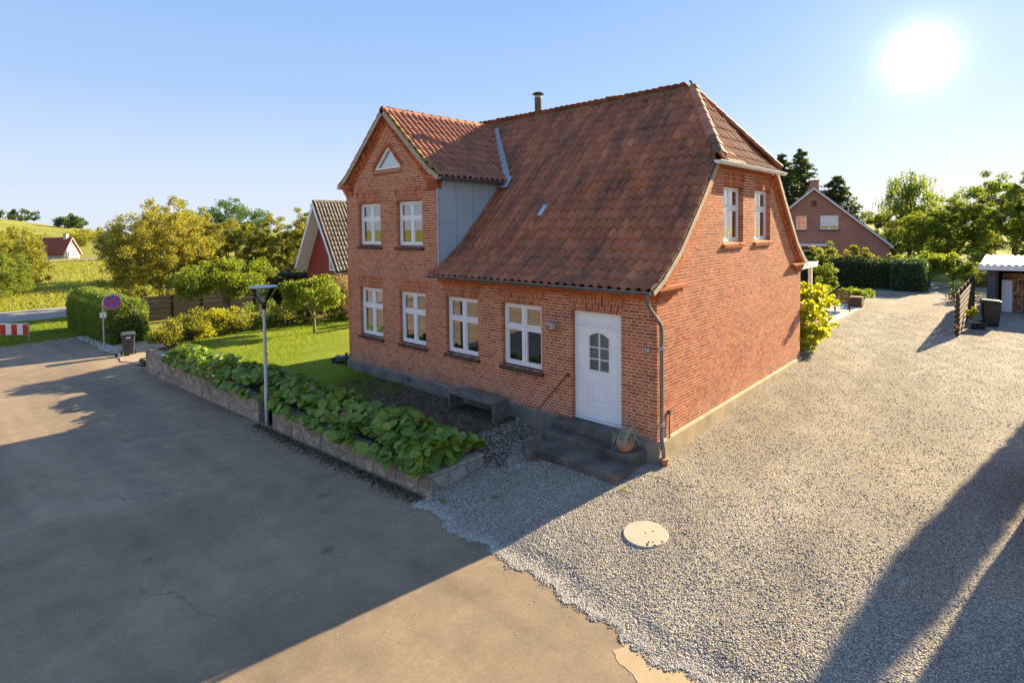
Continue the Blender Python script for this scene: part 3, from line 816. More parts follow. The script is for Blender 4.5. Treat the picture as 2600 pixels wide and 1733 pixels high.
# stepped corbels at the dormer's shoulders
for sgn in (-1, 1):
    for i in range(5):
        w = .03+.028*i
        a, b = (DC+sgn*(DH-.40), DC+sgn*(DH+.02+.022*i))
        course_run(rake, FR, min(a, b), max(a, b), 5.12+i*CO, -.1, w, .12 if i % 2 else .24, off=.03*i)
rake.build('raking_course', M['brick'], house, kind=None)
frz.build('frieze', M['brick_orange'], house)

# gable wall on the drive side
PROF = [(-.36, 2.86), (.05, 3.06), (.73, 3.55), (1.78, 4.62), (4.6, 7.62)]        # roof section: (y, z)
pz = np.array([p[1] for p in PROF]); py = np.array([p[0] for p in PROF])
def g_lo(z): return max(0.0, float(np.interp(z+.13, pz, py)))
def g_hi(z): return D_-g_lo(z)
GW = [(3.17, 4.39), (5.18, 6.38)]
holes = []
for a, b in GW:
    zs, zh = 55*CO, 75*CO
    holes += opening(a, b, 55, 75)

lay('gable', GA, g_lo, g_hi, 0, 81, holes, gcore)
for a, b in GW: voussoirs(GA, a, b, 75*CO, AH, n=17, splay=.03)
gcore_o = gcore.build('gable_wall', M['mortar'], house)
gfr = MB()
for i, (w1, L) in enumerate([(.03, .24), (.06, .24), (.09, .24), (.12, .24)]):
    course_run(gfr, GA, g_lo(5.42+i*.05)+.0, g_hi(5.42+i*.05), 5.345+i*CO*.8, -.1, w1, L, h=CO*.8)
# eave returns
for side in (0, 1):
    for i in range(4):
        w = .04+.03*i; Lr = .55+.17*i
        a, b = (-.02-.03*i, Lr) if side == 0 else (D_-Lr, D_+.02+.03*i)
        course_run(gfr, GA, a, b, (40+i)*CO+.0, -.02, w, .24 if i != 1 else .12)
# raking courses along both roof edges
def rake_run(side):
    pts = [(y, z) for y, z in PROF if z < 5.6]
    y_end = float(np.interp(5.52, pz, py)); pts = [(0.05, 3.06)]+[p for p in pts if p[0] > .06]+[(y_end, 5.52)]
    for (y0, z0), (y1, z1) in zip(pts[:-1], pts[1:]):
        a = Vector((y0, z0)); b = Vector((y1, z1)); d = b-a; Ls = d.length; d.normalize(); no = Vector((d.y, -d.x))
        for row, (o0, o1, w1, L) in enumerate([(.10, .16, .115, .24), (.166, .225, .08, .12), (.231, .29, .05, .24)]):
            k = 0
            while k*L < Ls-.03:
                s0, s1 = k*L+.005, min((k+1)*L-.005, Ls); k += 1
                ww = w1-(.03 if row == 1 and k % 2 else 0)
                q = [a+d*s0+no*o0, a+d*s1+no*o0, a+d*s1+no*o1, a+d*s0+no*o1]
                if side: q = [Vector((D_-p.x, p.y)) for p in q]
                gfr.prism([GA(p.x, p.y, -.03) for p in q], Vector(GA(0, 0, ww+.03)), .01+.98*random.random())
rake_run(0); rake_run(1)
gfr.build('corbel_course', M['brick_orange'], house)
# remaining two walls (away from the street): brick-faced slabs
def brick_tex():
    ma, nt, out = new_mat('brick_far')
    g = N(nt, 'NewGeometry'); mp = N(nt, 'Mapping'); cx = N(nt, 'CombineXYZ'); sx = N(nt, 'SeparateXYZ')
    nt.links.new(g.outputs['Position'], sx.inputs[0])
    nt.links.new(math_(nt, 'ADD', sx.outputs[0], sx.outputs[1]), cx.inputs[0]); nt.links.new(sx.outputs[2], cx.inputs[1])
    b = N(nt, 'TexBrick'); b.inputs['Scale'].default_value = 1; b.inputs['Brick Width'].default_value = .24; b.inputs['Row Height'].default_value = CO
    b.inputs['Mortar Size'].default_value = .007; b.inputs['Color1'].default_value = (.42, .13, .075, 1); b.inputs['Color2'].default_value = (.30, .09, .055, 1); b.inputs['Mortar'].default_value = (.52, .42, .34, 1)
    nt.links.new(cx.outputs[0], b.inputs['Vector'])
    c = mixc(nt, .5, b.outputs['Color'], ramp(nt, noise(nt, 1.2, 5), [(.3, (.7, .7, .7)), (.7, (1.2, 1.2, 1.2))]), 'MULTIPLY')
    bsdf(nt, out, c, .9, 0, b.outputs['Fac'], -.4, .01, .2)
    return ma
M['brick_far'] = brick_tex()
mb = MB()
yy = [p[0] for p in PROF if p[0] > 0]; poly = [(-W_, .0, 0), (-W_, D_, 0), (-W_, D_, 2.9)]+[(-W_, D_-y, z-.13) for y, z in PROF[1:]]+[(-W_, y, z-.13) for y, z in PROF[1:-1][::-1]]+[(-W_, 0, 2.9)]
mb.prism(poly, (.2, 0, 0)); mb.box(-W_+.2, -.235, D_-.2, D_, 0, 2.9)
mb.box(-W_+.0, -W_+.24, .24, 2.4, 2.9, 5.4)
mb.build('rear_wall', M['brick_far'], house)
mb = MB(); mb.box(-W_+.2, -.24, .24, D_-.2, .0, .06); mb.box(-W_+.2, -.24, .24, D_-.2, 2.72, 2.8); mb.box(-W_+.2, -.24, 2.6, 2.7, .06, 2.72); mb.box(-5.0, -4.9, .24, 2.6, .06, 2.72); mb.box(-W_+.2, -.24, 2.6, 2.7, 2.8, 5.2); mb.box(-6.5, -6.4, .24, 2.5, 2.8, 5.2)
mb.build('room_partition', M['interior'], house)

# bricks: the ones nearest the camera as single pieces, the rest in one mesh per wall
def bcentre(b):
    u0, u1, a0, a1, z0, z1, w0, w1 = b[2]; return Vector(b[1]((u0+u1)/2, (z0+z1)/2, w1))
order = sorted(range(len(BR)), key=lambda i: (bcentre(BR[i])-CAM).length_squared)
single = set()
for i in order:
    u0, u1, a0, a1, z0, z1, w0, w1 = BR[i][2]
    if BR[i][0] == 'arch' or abs(u0-a0) > 1e-5 or abs(u1-a1) > 1e-5: continue
    single.add(i)
    if len(single) >= 300: break
rest = {'front': MB(), 'gable': MB()}
for i, (key, mp, q, t) in enumerate(BR):
    u0, u1, a0, a1, z0, z1, w0, w1 = q
    wall_k = 'front' if mp is FR else 'gable'
    if i in single:
        c = Vector(mp((u0+u1)/2, (z0+z1)/2, (w0+w1)/2))
        sc = (u1-u0, w1-w0, z1-z0) if mp is FR else (w1-w0, u1-u0, z1-z0)
        inst('brick', unit_brick, fcore_o if wall_k == 'front' else gcore_o, Matrix.Translation(c) @ Matrix.Diagonal((*sc, 1)))
    else:
        wbox(rest[wall_k], mp, u0, u1, z0, z1, w0, w1, t, a0, a1)
rest['front'].build('brickwork', M['brick'], fcore_o, kind='stuff')
rest['gable'].build('brickwork', M['brick'], gcore_o, kind='stuff')

# plinth
mb = MB()
def plinth_seg(mb, mp, u0, u1, zb, w, zt=0.):
    mb.hexa([mp(u0, zb, w), mp(u1, zb, w), mp(u1, zb, -.2), mp(u0, zb, -.2), mp(u0, zt-.035, w), mp(u1, zt-.035, w), mp(u1, zt-.001, -.005), mp(u0, zt-.001, -.005)])
    
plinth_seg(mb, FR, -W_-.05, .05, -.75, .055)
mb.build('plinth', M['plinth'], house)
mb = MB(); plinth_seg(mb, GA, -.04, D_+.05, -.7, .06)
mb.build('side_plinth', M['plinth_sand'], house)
mb = MB(); mb.box(-7.62, -7.48, -.064, -.05, -.16, -.06)
mb.build('vent_grille', M['black_metal'], house)
mb = MB()
for k in range(5): mb.box(-7.61+.026*k, -7.60+.026*k, -.068, -.062, -.155, -.065)
mb.build('vent_bars', M['plinth'], house)

# windows -----------------------------------------------------------
def ring(mb, mp, u0, u1, z0, z1, t, w0, w1):
    wbox(mb, mp, u0, u1, z0, z0+t, w0, w1); wbox(mb, mp, u0, u1, z1-t, z1, w0, w1)
    wbox(mb, mp, u0, u0+t, z0+t, z1-t, w0, w1); wbox(mb, mp, u1-t, u1, z0+t, z1-t, w0, w1)
def window(mp, u0, u1, z0, z1, sill_mat, curtain=True, split=.62, deep=.085, valance=False):
    a, b = u0+.012, u1-.012; zb, zt = z0+.03, z1-.012
    mb = MB(); ring(mb, mp, a, b, zb, zt, .05, -.19, -deep)
    um, zm = (a+b)/2, zb+(zt-zb)*split
    wbox(mb, mp, um-.03, um+.03, zb+.05, zt-.05, -.18, -deep-.004)
    wbox(mb, mp, a+.05, um-.03, zm-.03, zm+.03, -.18, -deep-.006); wbox(mb, mp, um+.03, b-.05, zm-.03, zm+.03, -.18, -deep-.006)
    w = mb.build('window', M['white'], house, bevel=.005)
    for (p, q) in ((a+.05, um-.03), (um+.03, b-.05)):
        for (s, e) in ((zb+.05, zm-.03), (zm+.03, zt-.05)):
            mb = MB(); ring(mb, mp, p+.004, q-.004, s+.004, e-.004, .042, -.165, -deep-.016); mb.build('sash', M['white'], w, bevel=.006)
            mb = MB(); wbox(mb, mp, p+.044, q-.044, s+.044, e-.044, -.142, -.136); mb.build('pane', M['glass'], w)
    # rowlock sill of dark bricks, sloping outwards
    mb = MB(); n = 17; s0, s1 = u0-.06, u1+.06
    for k in range(n):
        p, q = s0+(s1-s0)*k/n+.003, s0+(s1-s0)*(k+1)/n-.003
        j = random.gauss(0, .003)
        mb.hexa([mp(p, z0-.105+j, .055), mp(q, z0-.105+j, .055), mp(q, z0-.06, -.10), mp(p, z0-.06, -.10),
                 mp(p, z0-.03+j, .065+j), mp(q, z0-.03+j, .065+j), mp(q, z0+.032, -.10), mp(p, z0+.032, -.10)], .01+.98*random.random())
    mb.build('sill', sill_mat, w)
    mb = MB(); wbox(mb, mp, a, b, zb-.02, zb+.05, -.42, -.195); mb.build('window_board', M['white'], w)
    if valance:
        vs_, n = [], 70
        for k in range(n+1):
            u = a+(b-a)*k/n; ww = -.26+.016*math.sin(k*1.35)
            vs_ += [mp(u, zt-.40-.03*math.sin(k*.45), ww), mp(u, zt+.02, ww-.01)]
        mb = MB(); mb.add(vs_, [(2*k, 2*k+2, 2*k+3, 2*k+1) for k in range(n)]); mb.build('valance', M['curtain'], w, True)
    if curtain:
        for lo_, hi_ in ((a+.0, a+.30), (b-.30, b)):
            vs_, n = [], 24
            for k in range(n+1):
                u = lo_+(hi_-lo_)*k/n; ww = -.34+.025*math.sin(k*1.7)
                vs_ += [mp(u, zb+.02, ww), mp(u, zt+.05, ww)]
            mb = MB(); mb.add(vs_, [(2*k, 2*k+2, 2*k+3, 2*k+1) for k in range(n)]); mb.build('curtain', M['curtain'], w, True)
    return w
for i, (a, b) in enumerate(WIN_G): window(FR, a, b, 13*CO, 35*CO, M['brick_dark'], curtain=(i < 2), valance=(i > 0))
for a, b in WIN_U: window(FR, a, b, 54*CO, 73*CO, M['brick_dark'], deep=.10)
for a, b in GW: window(GA, a, b, 55*CO, 75*CO, M['brick_orange'], deep=.12)
# things on the inner window boards of the kitchen window
for x, h, mt in ((-3.25, .24, 'terracotta'), (-3.05, .30, 'dark_plastic')):
    mb = MB(); mb.lathe([(.04, 0), (.05, h*.5), (.03, h*.75), (.035, h)], (x, .33, .95), 10)
    o = mb.build('vase', M[mt], None, True)
    tag(o, 'dark bottle standing inside the window next to the lamp' if mt == 'dark_plastic' else 'small clay vase inside the window next to the lamp', 'vase')
# triangular gable window
mb = MB()
T = [Vector((TU0, TZ0)), Vector((TU1, TZ0)), Vector((TUA, TZ1))]
cen = (T[0]+T[1]+T[2])/3
def inset(k): return [cen+(p-cen)*k for p in T]
O1, I1 = inset(1.0), inset(.80)
for k in range(3):
    p, q, r2, s2_ = O1[k], O1[(k+1) % 3], I1[(k+1) % 3], I1[k]
    mb.prism([FR(v.x, v.y, -.12) for v in (p, q, r2, s2_)], FR(0, 0, .09))
tw = mb.build('window', M['white'], house, label='small triangular white-framed window high in the dormer gable')
I2 = inset(.82)
mb = MB(); mb.prism([FR(v.x, v.y, -.09) for v in I2], FR(0, 0, .006)); mb.build('pane', M['glass_blue'], tw)
mb = MB(); mb.prism([FR(v.x, v.y, -.6) for v in inset(1.5)], FR(0, 0, .02)); mb.build('backing', M['interior'], tw)

# front door ----------------------------------------------------------
dz0, dz1 = .07, 35*CO-.005
a, b = DOOR[0]+.012, DOOR[1]-.012
mb = MB(); wbox(mb, FR, a, a+.055, dz0, dz1, -.20, -.10); wbox(mb, FR, b-.055, b, dz0, dz1, -.20, -.10); wbox(mb, FR, a+.055, b-.055, dz1-.055, dz1, -.20, -.10)
wbox(mb, FR, a+.055, b-.055, 2.02, 2.075, -.20, -.104); wbox(mb, FR, a+.055, b-.055, 2.075, dz1-.055, -.17, -.125)
for zz in (2.13, 2.19): wbox(mb, FR, a+.06, b-.06, zz, zz+.006, -.13, -.121)
wbox(mb, FR, a, b, .03, dz0, -.22, -.08)
door = mb.build('door', M['white_door'], house, bevel=.004)
la, lb, lz0, lz1 = a+.06, b-.06, dz0+.012, 2.012
ga, gb, gz0, gz1 = la+.29, lb-.29, 1.10, 1.80          # glazed part, arched head
mb = MB()
wbox(mb, FR, la, ga, lz0, lz1, -.175, -.125); wbox(mb, FR, gb, lb, lz0, lz1, -.175, -.125)
wbox(mb, FR, ga, gb, lz0, gz0, -.175, -.125)
n = 12; hd = [(ga+(gb-ga)*k/n, gz1+.09*math.sin(math.pi*k/n)) for k in range(n+1)]
for k in range(n):
    p, q = hd[k], hd[k+1]
    mb.hexa([FR(p[0], p[1], -.125), FR(q[0], q[1], -.125), FR(q[0], q[1], -.175), FR(p[0], p[1], -.175), FR(p[0], lz1, -.125), FR(q[0], lz1, -.125), FR(q[0], lz1, -.175), FR(p[0], lz1, -.175)])
leaf = mb.build('leaf', M['white_door'], door)
mb = MB()
ring(mb, FR, la+.10, lb-.08, lz0+.06, lz1-.07, .010, -.128, -.121)     # moulding round the leaf
wbox(mb, FR, ga-.035, ga, gz0-.035, gz1, -.13, -.112); wbox(mb, FR, gb, gb+.035, gz0-.035, gz1, -.13, -.112); wbox(mb, FR, ga, gb, gz0-.035, gz0, -.13, -.112)
for k in range(n):
    p, q = hd[k], hd[k+1]
    mb.hexa([FR(p[0], p[1], -.112), FR(q[0], q[1], -.112), FR(q[0], q[1], -.13), FR(p[0], p[1], -.13), FR(p[0], p[1]+.035, -.112), FR(q[0], q[1]+.035, -.112), FR(q[0], q[1]+.035, -.13), FR(p[0], p[1]+.035, -.13)])
mb.build('moulding', M['white_door'], door, bevel=.004)
mb = MB(); ring(mb, FR, ga-.03, gb+.03, .36, .88, .03, -.13, -.110); ring(mb, FR, ga+.055, gb-.055, .45, .79, .022, -.13, -.112)
wbox(mb, FR, ga+.09, gb-.09, .485, .755, -.13, -.116); mb.build('panel', M['white_door'], door, bevel=.008)
um = (ga+gb)/2
for (p, q) in ((ga, um-.01), (um+.01, gb)):
    for (s, e) in ((gz0, 1.325), (1.345, 1.57), (1.59, 1.80)):
        mb = MB(); wbox(mb, FR, p, q, s, e, -.153, -.147)
        if e == 1.80:
            for k in range(n):
                h0, h1 = hd[k], hd[k+1]
                if h0[0] >= p-.03 and h1[0] <= q+.03:
                    mb.add([FR(h0[0], 1.80, -.147), FR(h1[0], 1.80, -.147), FR(h1[0], h1[1], -.147), FR(h0[0], h0[1], -.147)], [(0, 1, 2, 3)])
        mb.build('pane', M['glass'], door)
mb = MB(); wbox(mb, FR, um-.01, um+.01, gz0, 1.88, -.15, -.128)
for zz in (1.335, 1.58): wbox(mb, FR, ga, gb, zz-.01, zz+.01, -.151, -.130)
mb.build('glazing_bar', M['white_door'], door)
mb = MB()
for k in range(14): wbox(mb, FR, ga-.02+.043*k*1.0, ga+.018+.043*k, gz0-.05, 1.95, -.27-.012*(k % 2), -.262)
mb.build('curtain', M['curtain'], door)
mb = MB(); wbox(mb, FR, la+.015, la+.055, .98, 1.20, -.126, -.116); mb.tube([FR(la+.035, 1.14, -.12), FR(la+.035, 1.14, -.075), FR(la+.15, 1.14, -.07)], .010, 8); mb.tube([FR(la+.035, 1.03, -.12), FR(la+.035, 1.03, -.108)], .012, 8)
mb.build('handle', M['white_door'], door, True)

# roof ------------------------------------------------------------------
def tile_mesh():
    nx, P0 = 9, []
    Wt, Lt, amp = .232, .385, .046
    vs_ = []
    for r_i, (y, lift) in enumerate(((0, .020), (.12, .016), (Lt, -.004))):
        for k in range(nx):
            t = k/(nx-1); x = -.01+Wt*t
            ph = 2*math.pi*x/.21
            z = amp*.5*(1+math.sin(ph-.4)+.18*math.sin(2*ph))
            yy = y-(.038*(1-math.cos(ph-.4-math.pi/2)) if r_i == 0 else 0)*.9
            vs_.append((x, yy, z+lift))
    for k in range(nx):
        x, y, z = vs_[k]; vs_.append((x, y+.004, z-.020))
    fs = [(r_i*nx+k, r_i*nx+k+1, (r_i+1)*nx+k+1, (r_i+1)*nx+k) for r_i in range(2) for k in range(nx-1)]
    fs += [(3*nx+k, 3*nx+k+1, k+1, k) for k in range(nx-1)]
    return np.array(vs_), fs
TV, TF = tile_mesh()
TM, TR = .21, .322
ALLT = []
def tile_slope(key, O, a, b, prof, lim, mat, u0, u1, skip=0, jit=.006):
    """O origin; a = along the eaves, b = horizontal direction up the slope; prof (d, z); lim(z) -> u range"""
    O, a, b = Vector(O), Vector(a), Vector(b)
    pd = np.array([p[0] for p in prof]); pz_ = np.array([p[1] for p in prof])
    s_ = np.r_[0, np.cumsum(np.hypot(np.diff(pd), np.diff(pz_)))]
    at = lambda s: Vector((float(np.interp(s, s_, pd)), float(np.interp(s, s_, pz_))))
    rows = int((s_[-1]-.05)/TR)+1
    res = []
    for r_i in range(rows):
        p0 = at(r_i*TR); p1 = at(min(r_i*TR+TR, s_[-1]-1e-3))
        d = (p1-p0)
        if d.length < .05: d = p0-at(r_i*TR-.1)
        d.normalize()
        yv = b*d.x+Vector((0, 0, d.y)); zv = a.cross(yv)
        if zv.z < 0: zv = -zv
        k = math.floor(u0/TM)-1
        while k*TM < u1:
            u = k*TM; k += 1
            lo, hi = lim(p0.y+.12)
            if u+.21 < lo or u > hi: continue
            o = O+a*u+b*p0.x+Vector((0, 0, p0.y))+zv*(.05+random.gauss(0, .003))+yv*random.gauss(0, jit)
            rot = Matrix((a, yv, zv)).transposed().to_4x4()
            m4 = Matrix.Translation(o) @ rot @ Matrix.Rotation(random.gauss(0, .012), 4, 'Z')
            clip = False
            V = [m4 @ Vector(v) for v in TV]
            for v in V:
                uu = (v-O).dot(a); lo, hi = lim(v.z)
                if uu < lo: v += a*(lo-uu); clip = True
                elif uu > hi: v += a*(hi-uu); clip = True
            res.append((m4, V, clip, mat, key))
    ALLT.extend(res)
roof = MB()
HZ = 5.50                                      # level of the half-hip eaves
RX = -1.38                                     # ridge end
HIPX = .17
def rk(z): return .115 if z < HZ else .115+(RX-.115)*(z-HZ)/(7.62-HZ)
VX0, VZ0, VZ1 = -6.20, 5.45, 7.42
def vl(z): return VX0 if z < VZ0 else VX0+(DC-VX0)*(z-VZ0)/(VZ1-VZ0)
prof_main = [(p[0], p[1]) for p in PROF]
tile_slope('main', (0, 0, 0), (1, 0, 0), (0, 1, 0), prof_main, lambda z: (vl(z), rk(z)), 'tile', -11, 1)
tile_slope('back', (0, D_, 0), (1, 0, 0), (0, -1, 0), prof_main, lambda z: (-W_-.1, rk(z)), 'tile', -11, 1)
hip_prof = [(0, HZ-.05), (.35, HZ+.28), (HIPX-RX, 7.62)]
yr = float(np.interp(HZ, pz, py))-.05
def hl(z):
    k = min(1, max(0, (z-HZ)/(7.62-HZ))); return (yr+(4.6-yr)*k, D_-yr-(4.6-yr)*k)
tile_slope('hip', (HIPX, 0, 0), (0, 1, 0), (-1, 0, 0), hip_prof, hl, 'tile_red', 1.5, 8)
EAVE = 2.42
d_prof = [(0, 5.40), (.42, 5.66), (EAVE, 7.46)]
def ym(z): return float(np.interp(z, pz, py))           # where the main roof stands at height z
tile_slope('dormer', (DC+EAVE, 0, 0), (0, 1, 0), (-1, 0, 0), d_prof, lambda z: (-.13, ym(z)), 'tile_red', -.4, 5)
tile_slope('dormer', (DC-EAVE, 0, 0), (0, 1, 0), (1, 0, 0), d_prof, lambda z: (-.13, ym(z)), 'tile_red', -.4, 5)
# boards under the tiles
nP = len(PROF)
def deckpoly(mb, pts): mb.add(pts, [tuple(range(len(pts)))])
xl = lambda z: vl(z)-.02
for (y0, z0), (y1, z1) in zip(PROF[:-1], PROF[1:]):
    ks = np.linspace(0, 1, 7)
    for k0, k1 in zip(ks[:-1], ks[1:]):
        A = (y0+(y1-y0)*k0, z0+(z1-z0)*k0); B = (y0+(y1-y0)*k1, z0+(z1-z0)*k1)
        deckpoly(roof, [(vl(A[1]), A[0], A[1]), (rk(A[1]), A[0], A[1]), (rk(B[1]), B[0], B[1]), (vl(B[1]), B[0], B[1])])
        deckpoly(roof, [(-W_-.1, D_-A[0], A[1]), (rk(A[1]), D_-A[0], A[1]), (rk(B[1]), D_-B[0], B[1]), (-W_-.1, D_-B[0], B[1])])
for (e0, z0), (e1, z1) in zip(hip_prof[:-1], hip_prof[1:]):
    deckpoly(roof, [(HIPX-e0, hl(z0)[0], z0), (HIPX-e0, hl(z0)[1], z0), (HIPX-e1, hl(z1)[1], z1), (HIPX-e1, hl(z1)[0], z1)])
for sg in (-1, 1):
    for (e0, z0), (e1, z1) in zip(d_prof[:-1], d_prof[1:]):
        deckpoly(roof, [(DC+sg*(EAVE-e0), -.12, z0), (DC+sg*(EAVE-e0), ym(z0), z0), (DC+sg*(EAVE-e1), ym(z1), z1), (DC+sg*(EAVE-e1), -.12, z1)])
# main roof behind the dormer on the left
deckpoly(roof, [(-W_-.1, 2.2, 5.05), (DC, 2.2, 5.05), (DC, 4.6, 7.62), (-W_-.1, 4.6, 7.62)])
roof_o = roof.build('roof', M['deck_dark'], house)
tile_me = {}
for mk in ('tile', 'tile_red'):
    tile_me[mk] = MB().add([tuple(v) for v in TV], TF).mesh('tile', M[mk], True)
cand = [i for i, t in enumerate(ALLT) if not t[2] and t[4] in ('main', 'dormer', 'hip')]
cand.sort(key=lambda i: (ALLT[i][0].translation-CAM).length_squared)
sing = set(cand[:300])
restt = {'tile': MB(), 'tile_red': MB()}
for i, (m4, V, clip, mk, key) in enumerate(ALLT):
    if i in sing: inst('tile', tile_me[mk], roof_o, m4)
    else: restt[mk].add(V, TF, .01+.98*random.random())
restt['tile'].build('tiling', M['tile'], roof_o, True, kind='stuff')
restt['tile_red'].build('tiling', M['tile_red'], roof_o, True, kind='stuff')
# ridge, hip and verge pieces
def ridge_run(p, q, rad, L, mat, parent, mats=None, lift=0.0, tilt=.035):
    p, q = Vector(p), Vector(q); d = q-p; n = max(1, round(d.length/L)); d.normalize()
    sx = d.cross(Vector((0, 0, 1))).normalized(); sz = sx.cross(d)
    if sz.z < 0: sz = -sz
    st = (q-p).length/n
    for k in range(n):
        c = p+d*st*k+Vector((0, 0, lift)); vs_ = []; ns = 9
        r0, r1 = rad*1.07, rad*.97
        for e, rr, dz in ((0, r0, .006), (st*1.1, r1, 0)):
            for j in range(ns):
                a = math.pi*(-.08+1.16*j/(ns-1)); vs_.append(c+d*e+sx*rr*math.cos(a)+sz*(rr*math.sin(a)+dz))
        for j in range(ns): vs_.append(vs_[j]*1.0-(vs_[j]-(c))*.14)
        fs = [(j, j+1, ns+j+1, ns+j) for j in range(ns-1)]+[(2*ns+j, 2*ns+j+1, j+1, j) for j in range(ns-1)]
        m_ = mats[k % len(mats)] if mats else mat
        MB().add(vs_, fs).build('ridge_tile', M[m_], parent, True)
ridge_run((DC+.3, 4.6, 7.60), (RX+.05, 4.6, 7.64), .115, .40, 'ridge', roof_o)
ridge_run((-W_-.1, 4.6, 7.60), (DC+.3, 4.6, 7.60), .115, .40, 'ridge', roof_o)
ridge_run((.15, yr+.02, HZ+.10), (RX, 4.6, 7.62), .125, .36, 'tile_pink', roof_o, ['ridge', 'ridge', 'tile_pink', 'tile_pink', 'tile_pink', 'tile_pink', 'tile', 'tile_pink', 'tile_pink', 'tile_pink'])
ridge_run((.15, D_-yr-.02, HZ+.10), (RX, 4.6, 7.62), .115, .36, 'tile_red', roof_o)
ridge_run((DC, -.16, 7.45), (DC, 4.45, 7.50), .11, .36, 'tile_red', roof_o)
MB().add([(RX-.08, 4.48, 7.70), (RX+.16, 4.50, 7.66), (RX+.16, 4.72, 7.66), (RX-.08, 4.72, 7.70), (RX-.02, 4.55, 7.80), (RX+.08, 4.60, 7.78)],
         [(0, 1, 5, 4), (1, 2, 5), (2, 3, 4, 5), (3, 0, 4)]).build('ridge_cap', M['moss'], roof_o)
# pale mortar verge along the gable and the dormer
def verge(pts, width_dir, w, h, name, mat, mossy=False):
    mb = MB()
    for p, q in zip(pts[:-1], pts[1:]):
        p, q = Vector(p), Vector(q); d = (q-p).normalized(); wd = Vector(width_dir); nv = wd.cross(d).normalized()
        if nv.z < 0: nv = -nv
        n = max(1, int((q-p).length/.3))
        for k in range(n):
            a, b = p+(q-p)*k/n, p+(q-p)*(k+1)/n
            j = random.gauss(0, .004)
            mb.hexa([a-nv*h, a-nv*h+wd*w, b-nv*h+wd*w, b-nv*h, a+nv*j, a+wd*w+nv*j, b+wd*w+nv*j, b+nv*j])
    return mb.build(name, mat, roof_o)
ve = [(.10, y, z+.05) for y, z in PROF if z < HZ-.2]+[(.10, float(np.interp(HZ-.05, pz, py)), HZ+.0)]
verge(ve, (1, 0, 0), .03, .11, 'verge', M['verge'])
verge([(x, D_-y, z) for x, y, z in ve], (1, 0, 0), .03, .11, 'verge', M['verge'])
for sg in (-1, 1):
    pts = [(DC+sg*(EAVE-e), -.135, z+.045) for e, z in d_prof]
    verge(pts, (0, -1, 0), .03, .12, 'verge', M['verge'])
    verge([(p[0], -.13, p[2]+.055) for p in pts][::1], (0, 1, 0), .11, .03, 'verge_mortar', M['moss' if sg > 0 else 'verge'])
# zinc valley gutter between dormer and main roof, with an apron at its foot
mb = MB()
vt = [Vector((vl(z)+.0, ym(z), z)) for z in np.linspace(VZ0-.02, VZ1-.05, 8)]
mn = Vector((0, -.72, .69))
for p, q in zip(vt[:-1], vt[1:]):
    for o0, o1, h0, h1 in ((-.12, .10, .095, .105), (.10, .28, .105, .135)):
        A = [p+Vector((o0, 0, 0))+mn*h0, p+Vector((o1, 0, 0))+mn*h1, q+Vector((o1, 0, 0))+mn*h1, q+Vector((o0, 0, 0))+mn*h0]
        mb.prism(A, mn*.012)
p = vt[0]
mb.prism([p+Vector((-.12, 0, .02))+mn*.10, p+Vector((.34, 0, .04))+mn*.11, p+Vector((.40, -.30, -.28))+mn*.12, p+Vector((-.02, -.28, -.26))+mn*.11], mn*.012)
mb.build('valley_flashing', M['zinc'], roof_o)
# zinc cheek of the dormer in separate sheets
ch = house
XC = DC+DH+.0
def cheek_panel(y0, y1, zlo=None, zhi=5.33):
    f = lambda y: max(ym_inv(y)-.02, 2.95)
    ks = np.linspace(y0+.006, y1-.006, 6)
    bot = [(XC+.012, y, max(f(y), zlo or 0)) for y in ks if max(f(y), zlo or 0) < zhi-.02]
    if len(bot) < 2: return
    ye = bot[-1][1]
    poly = bot+[(XC+.012, ye, zhi), (XC+.012, y0+.006, zhi)]
    MB().prism(poly, (.008, 0, 0)).build('zinc_sheet', M['zinc_panel'], house)
def ym_inv(y): return float(np.interp(y, py, pz))
cheek_panel(0.03, .62, None, 4.28); cheek_panel(0.03, .62, 4.29)
cheek_panel(.62, 1.24, None, 4.62); cheek_panel(.62, 1.24, 4.63)
cheek_panel(1.24, 1.86, None, 4.93); cheek_panel(1.24, 1.86, 4.94)
cheek_panel(1.86, 2.55)
mb = MB(); mb.prism([(XC-.05, .0, 3.02)]+[(XC-.05, y, ym_inv(y)-.05) for y in (.3, .73, 1.2, 1.78, 2.5)]+[(XC-.05, 2.5, 5.42), (XC-.05, 0, 5.42)], (.058, 0, 0)); mb.build('cheek_backing', M['zinc_panel'], house)
mb = MB(); mb.box(XC-.02, XC+.035, -.02, 2.5, 5.33, 5.41); mb.box(XC-.03, XC+.022, -.012, .03, 3.0, 5.33)
for yv in (.62, 1.24, 1.86): mb.box(XC+.02, XC+.034, yv-.012, yv+.012, ym_inv(yv), 5.33)
mb.build('cheek_trim', M['zinc'], house)
